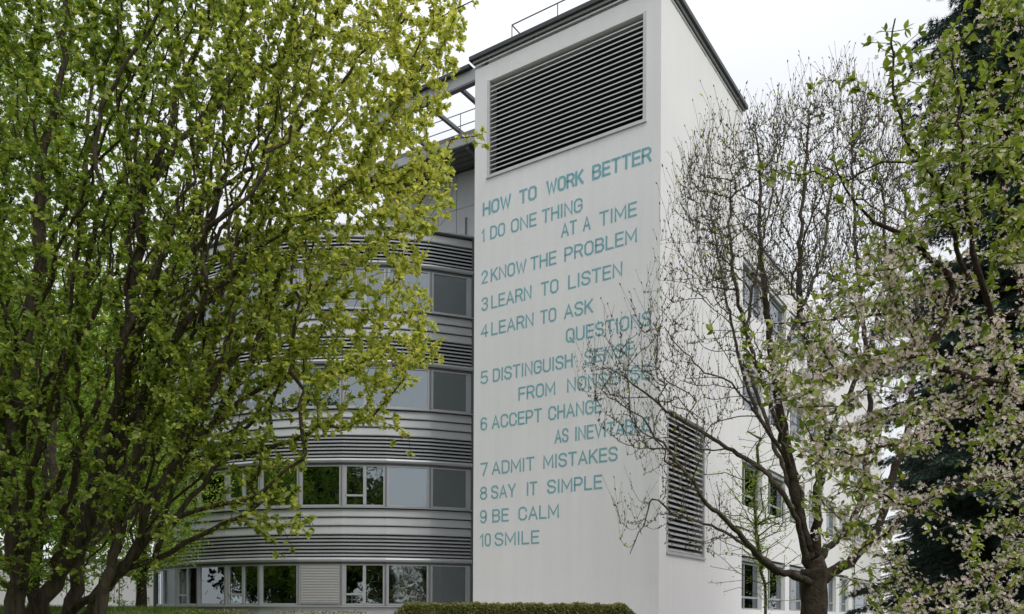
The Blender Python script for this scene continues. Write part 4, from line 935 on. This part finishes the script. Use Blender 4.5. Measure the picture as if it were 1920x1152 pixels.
bg_tree('green_tree', 'bright green tree hanging over the white panelled wall beside the office building', *at(262, 1150, 28)[:2], 1.3, 8.6, 2.5, 1500, .11, M['leaf_bg'], .75, g, low=.14)
bg_tree('green_tree', 'green tree seen between the stems at the bottom left corner', *at(60, 1150, 24)[:2], 1.2, 9.5, 3.6, 1300, .14, M['leaf_bg'], .6, g, low=.1)
bg_tree('green_tree', 'tall green tree behind the white panelled wall left of the offices', *at(170, 1150, 38)[:2], 1.7, 17.0, 5.2, 1300, .21, M['leaf_bg'], .6, g, low=.15)
bg_tree('green_tree', 'green tree far behind the leafy tree at the left edge', *at(-120, 1150, 34)[:2], 1.7, 17.0, 5.5, 1300, .22, M['leaf_bg'], .3, g, low=.1)
bg_tree('green_tree', 'tall green tree standing close behind the leafy tree at the left', *at(-60, 1150, 17)[:2], .6, 16.5, 4.6, 1700, .13, M['leaf_bg'], .35, g, low=.12)
bg_tree('young_tree', 'small sparse young tree with tiny new leaves before the white side wall', *at(1425, 1150, 17)[:2], .8, 5.0, 1.25, 300, .045, M['leaf_bg'], .8, low=.22, trunk_r=.03, per=(5, 2))
M['leaf_far'] = leaf_mat('far_leaf', [(0.0, (0.02, 0.035, 0.01)), (1.0, (0.07, 0.11, 0.025))], .25)
bt = bg_tree('distant_tree', 'tall dark tree straight behind the viewpoint facing the curved offices', -3, -20, 0, 17, 6.0, 1700, .60, M['leaf_far'], .5, 'trees facing the building', low=.1)
for x_, y_, s_, lb_ in [(-14, -17, 1.05, 'tall dark tree left of the viewpoint in the row facing the building'), (-26, -13, 1.15, 'dark tree further left in the row facing the building'),
        (-38, -5, 1.1, 'dark tree at the far left of the row facing the building'), (-46, 8, 1.0, 'unseen dark tree added at the far left beside the lawn for pane reflections'), (12, -46, .62, 'smaller dark tree far behind the viewpoint to the right'),
        (24, -44, .75, 'dark tree at the far right behind the viewpoint'), (-40, 22, 1.0, 'unseen dark tree added left of the curved offices to darken their panes'), (-42, 34, 1.1, 'unseen dark tree added far left behind the panelled wall for pane reflections'), (36, 46, 1.0, 'unseen dark tree added right of the rear wing to darken its panes'), (49, 60, 1.1, 'unseen dark tree added far beyond the rear wing for its pane reflections')]:  # the outermost left and right copies are unseen, added to darken pane reflections
    c = bt.copy(); col.objects.link(c); c.location = (x_, y_, 0); c.scale = (s_, s_, s_); c.rotation_euler.z = x_
    c['label'] = lb_
    for ch in bt.children:
        d = ch.copy(); col.objects.link(d); d.parent = c; d.matrix_parent_inverse = ch.matrix_parent_inverse

# --- hedge and low plants
M['leaf_hedge'] = leaf_mat('hedge_leaf', [(0.0, (0.06, 0.075, 0.02)), (0.5, (0.21, 0.23, 0.07)), (1.0, (0.42, 0.40, 0.18))], .25)
def hedge(name, label, cat, pxa, pxb, Y, ztop, zbot, depth, n, leaf, tint0, group=None):
    xa, xb = unroll(pxa, 1140)[0] / F * Y, unroll(pxb, 1140)[0] / F * Y
    o = empty(name, ((xa + xb) / 2, Y, zbot)); tag(o, label, cat, group)
    u = rng.random(n); x_ = xa + (xb - xa) * u; e = np.minimum(1, np.minimum((x_ - xa), (xb - x_)) / .35 + .25)
    top = ztop - (1 - e) * .35 + .012 * np.sin(x_ * 5) + .012 * np.sin(x_ * 13) + .018 * np.sin(x_ * 31 + 2) * np.sin(x_ * 7)
    w_ = rng.random(n) ** .4; onfront = rng.random(n) < .6
    y_ = np.where(onfront, Y - depth / 2 + rng.random(n) * .1, Y - depth / 2 + depth * rng.random(n))
    z_ = np.where(onfront, zbot + (top - zbot) * w_, top - rng.random(n) ** 2 * .12)
    p_ = np.stack([x_, y_, z_], 1); a_ = rng.normal(0, .6, (n, 3)) + [0, -.3, .7]
    leafify('foliage', p_, a_, simple(), leaf * .7, leaf * 1.3, M['leaf_hedge'], o, np.clip(rng.normal(tint0, .25, n), 0, 1))
    m = MB(); m.box((np.array([xa + .1, Y]), np.array([1.0, 0]), np.array([0, -1.0])), 0, xb - xa - .2, -depth / 2 + .1, depth / 2 - .1, zbot - .1, ztop - .09); m.build('branches', M['bark'], o)
hedge('hedge', 'clipped low hedge in front of the white tower at the bottom edge', 'hedge', 742, 1188, 19.5, EYE + .27, .75, .8, 26000, .055, .62)
hedge('reflection_hedge', 'unseen tall dark hedge added behind the viewpoint to darken window reflections', 'hedge', -9000, 6000, 10, 5.2, 0, 1.5, 100, .3, .3)
th = bpy.data.objects['reflection_hedge']  # unseen hedge, added so the lower panes reflect something dark
for ch in th.children: bpy.data.objects.remove(ch)
th.location = (0, -50, 0); n = 9000; x_ = rng.uniform(-80, 70, n); p_ = np.stack([x_, -50 + rng.uniform(-1, 1, n), rng.random(n) * (5 + np.sin(x_ * .6) + np.sin(x_ * 1.7))], 1)
leafify('foliage', p_, rng.normal(0, .6, (n, 3)) + [0, 0, .5], simple(), .5, 1.0, M['leaf_far'], th, rng.random(n) * .6)
hedge('low_shrub', 'low leafy shrub tops before the grey plinth of the curved offices', 'shrub', 315, 480, 25, EYE + .12, .9, .6, 900, .06, .4)
hedge('low_shrub', 'low shrub tops before the plinth just left of the hedge', 'shrub', 500, 700, 25, EYE + .10, .9, .6, 900, .06, .4)
hedge('evergreen_hedge', 'dark evergreen hedge at the foot of the spruces on the right', 'hedge', 1690, 2300, 26, 3.4, .8, 1.4, 12000, .12, .25)
s_h = [o for o in bpy.data.objects if o.name.startswith('evergreen_hedge')][0]
for ch in s_h.children:
    if ch.name.startswith('foliage'): ch.data.materials[0] = M['leaf_far']
M['blade'] = leaf_mat('grass_blade', [(0.0, (0.05, 0.10, 0.015)), (1.0, (0.20, 0.28, 0.05))], .35)
n = 26000; x_ = rng.uniform(-22, -10.5, n); y_ = rng.uniform(23, 34.2, n); p_ = np.stack([x_, y_, gz(x_, y_)], 1)
o = scatter('grass', [(0, .05, 0), (0, -.05, 0), (1, 0, .15)], [(0, 1, 2)], p_, rng.normal(0, .3, (n, 3)) + [0, 0, 1], rng.normal(0, 1, (n, 3)), rng.uniform(.08, .24, n), M['blade'], None, rng.random(n))
tag(o, 'unmown grass on the bank below the white panelled wall', 'grass', kind='stuff')
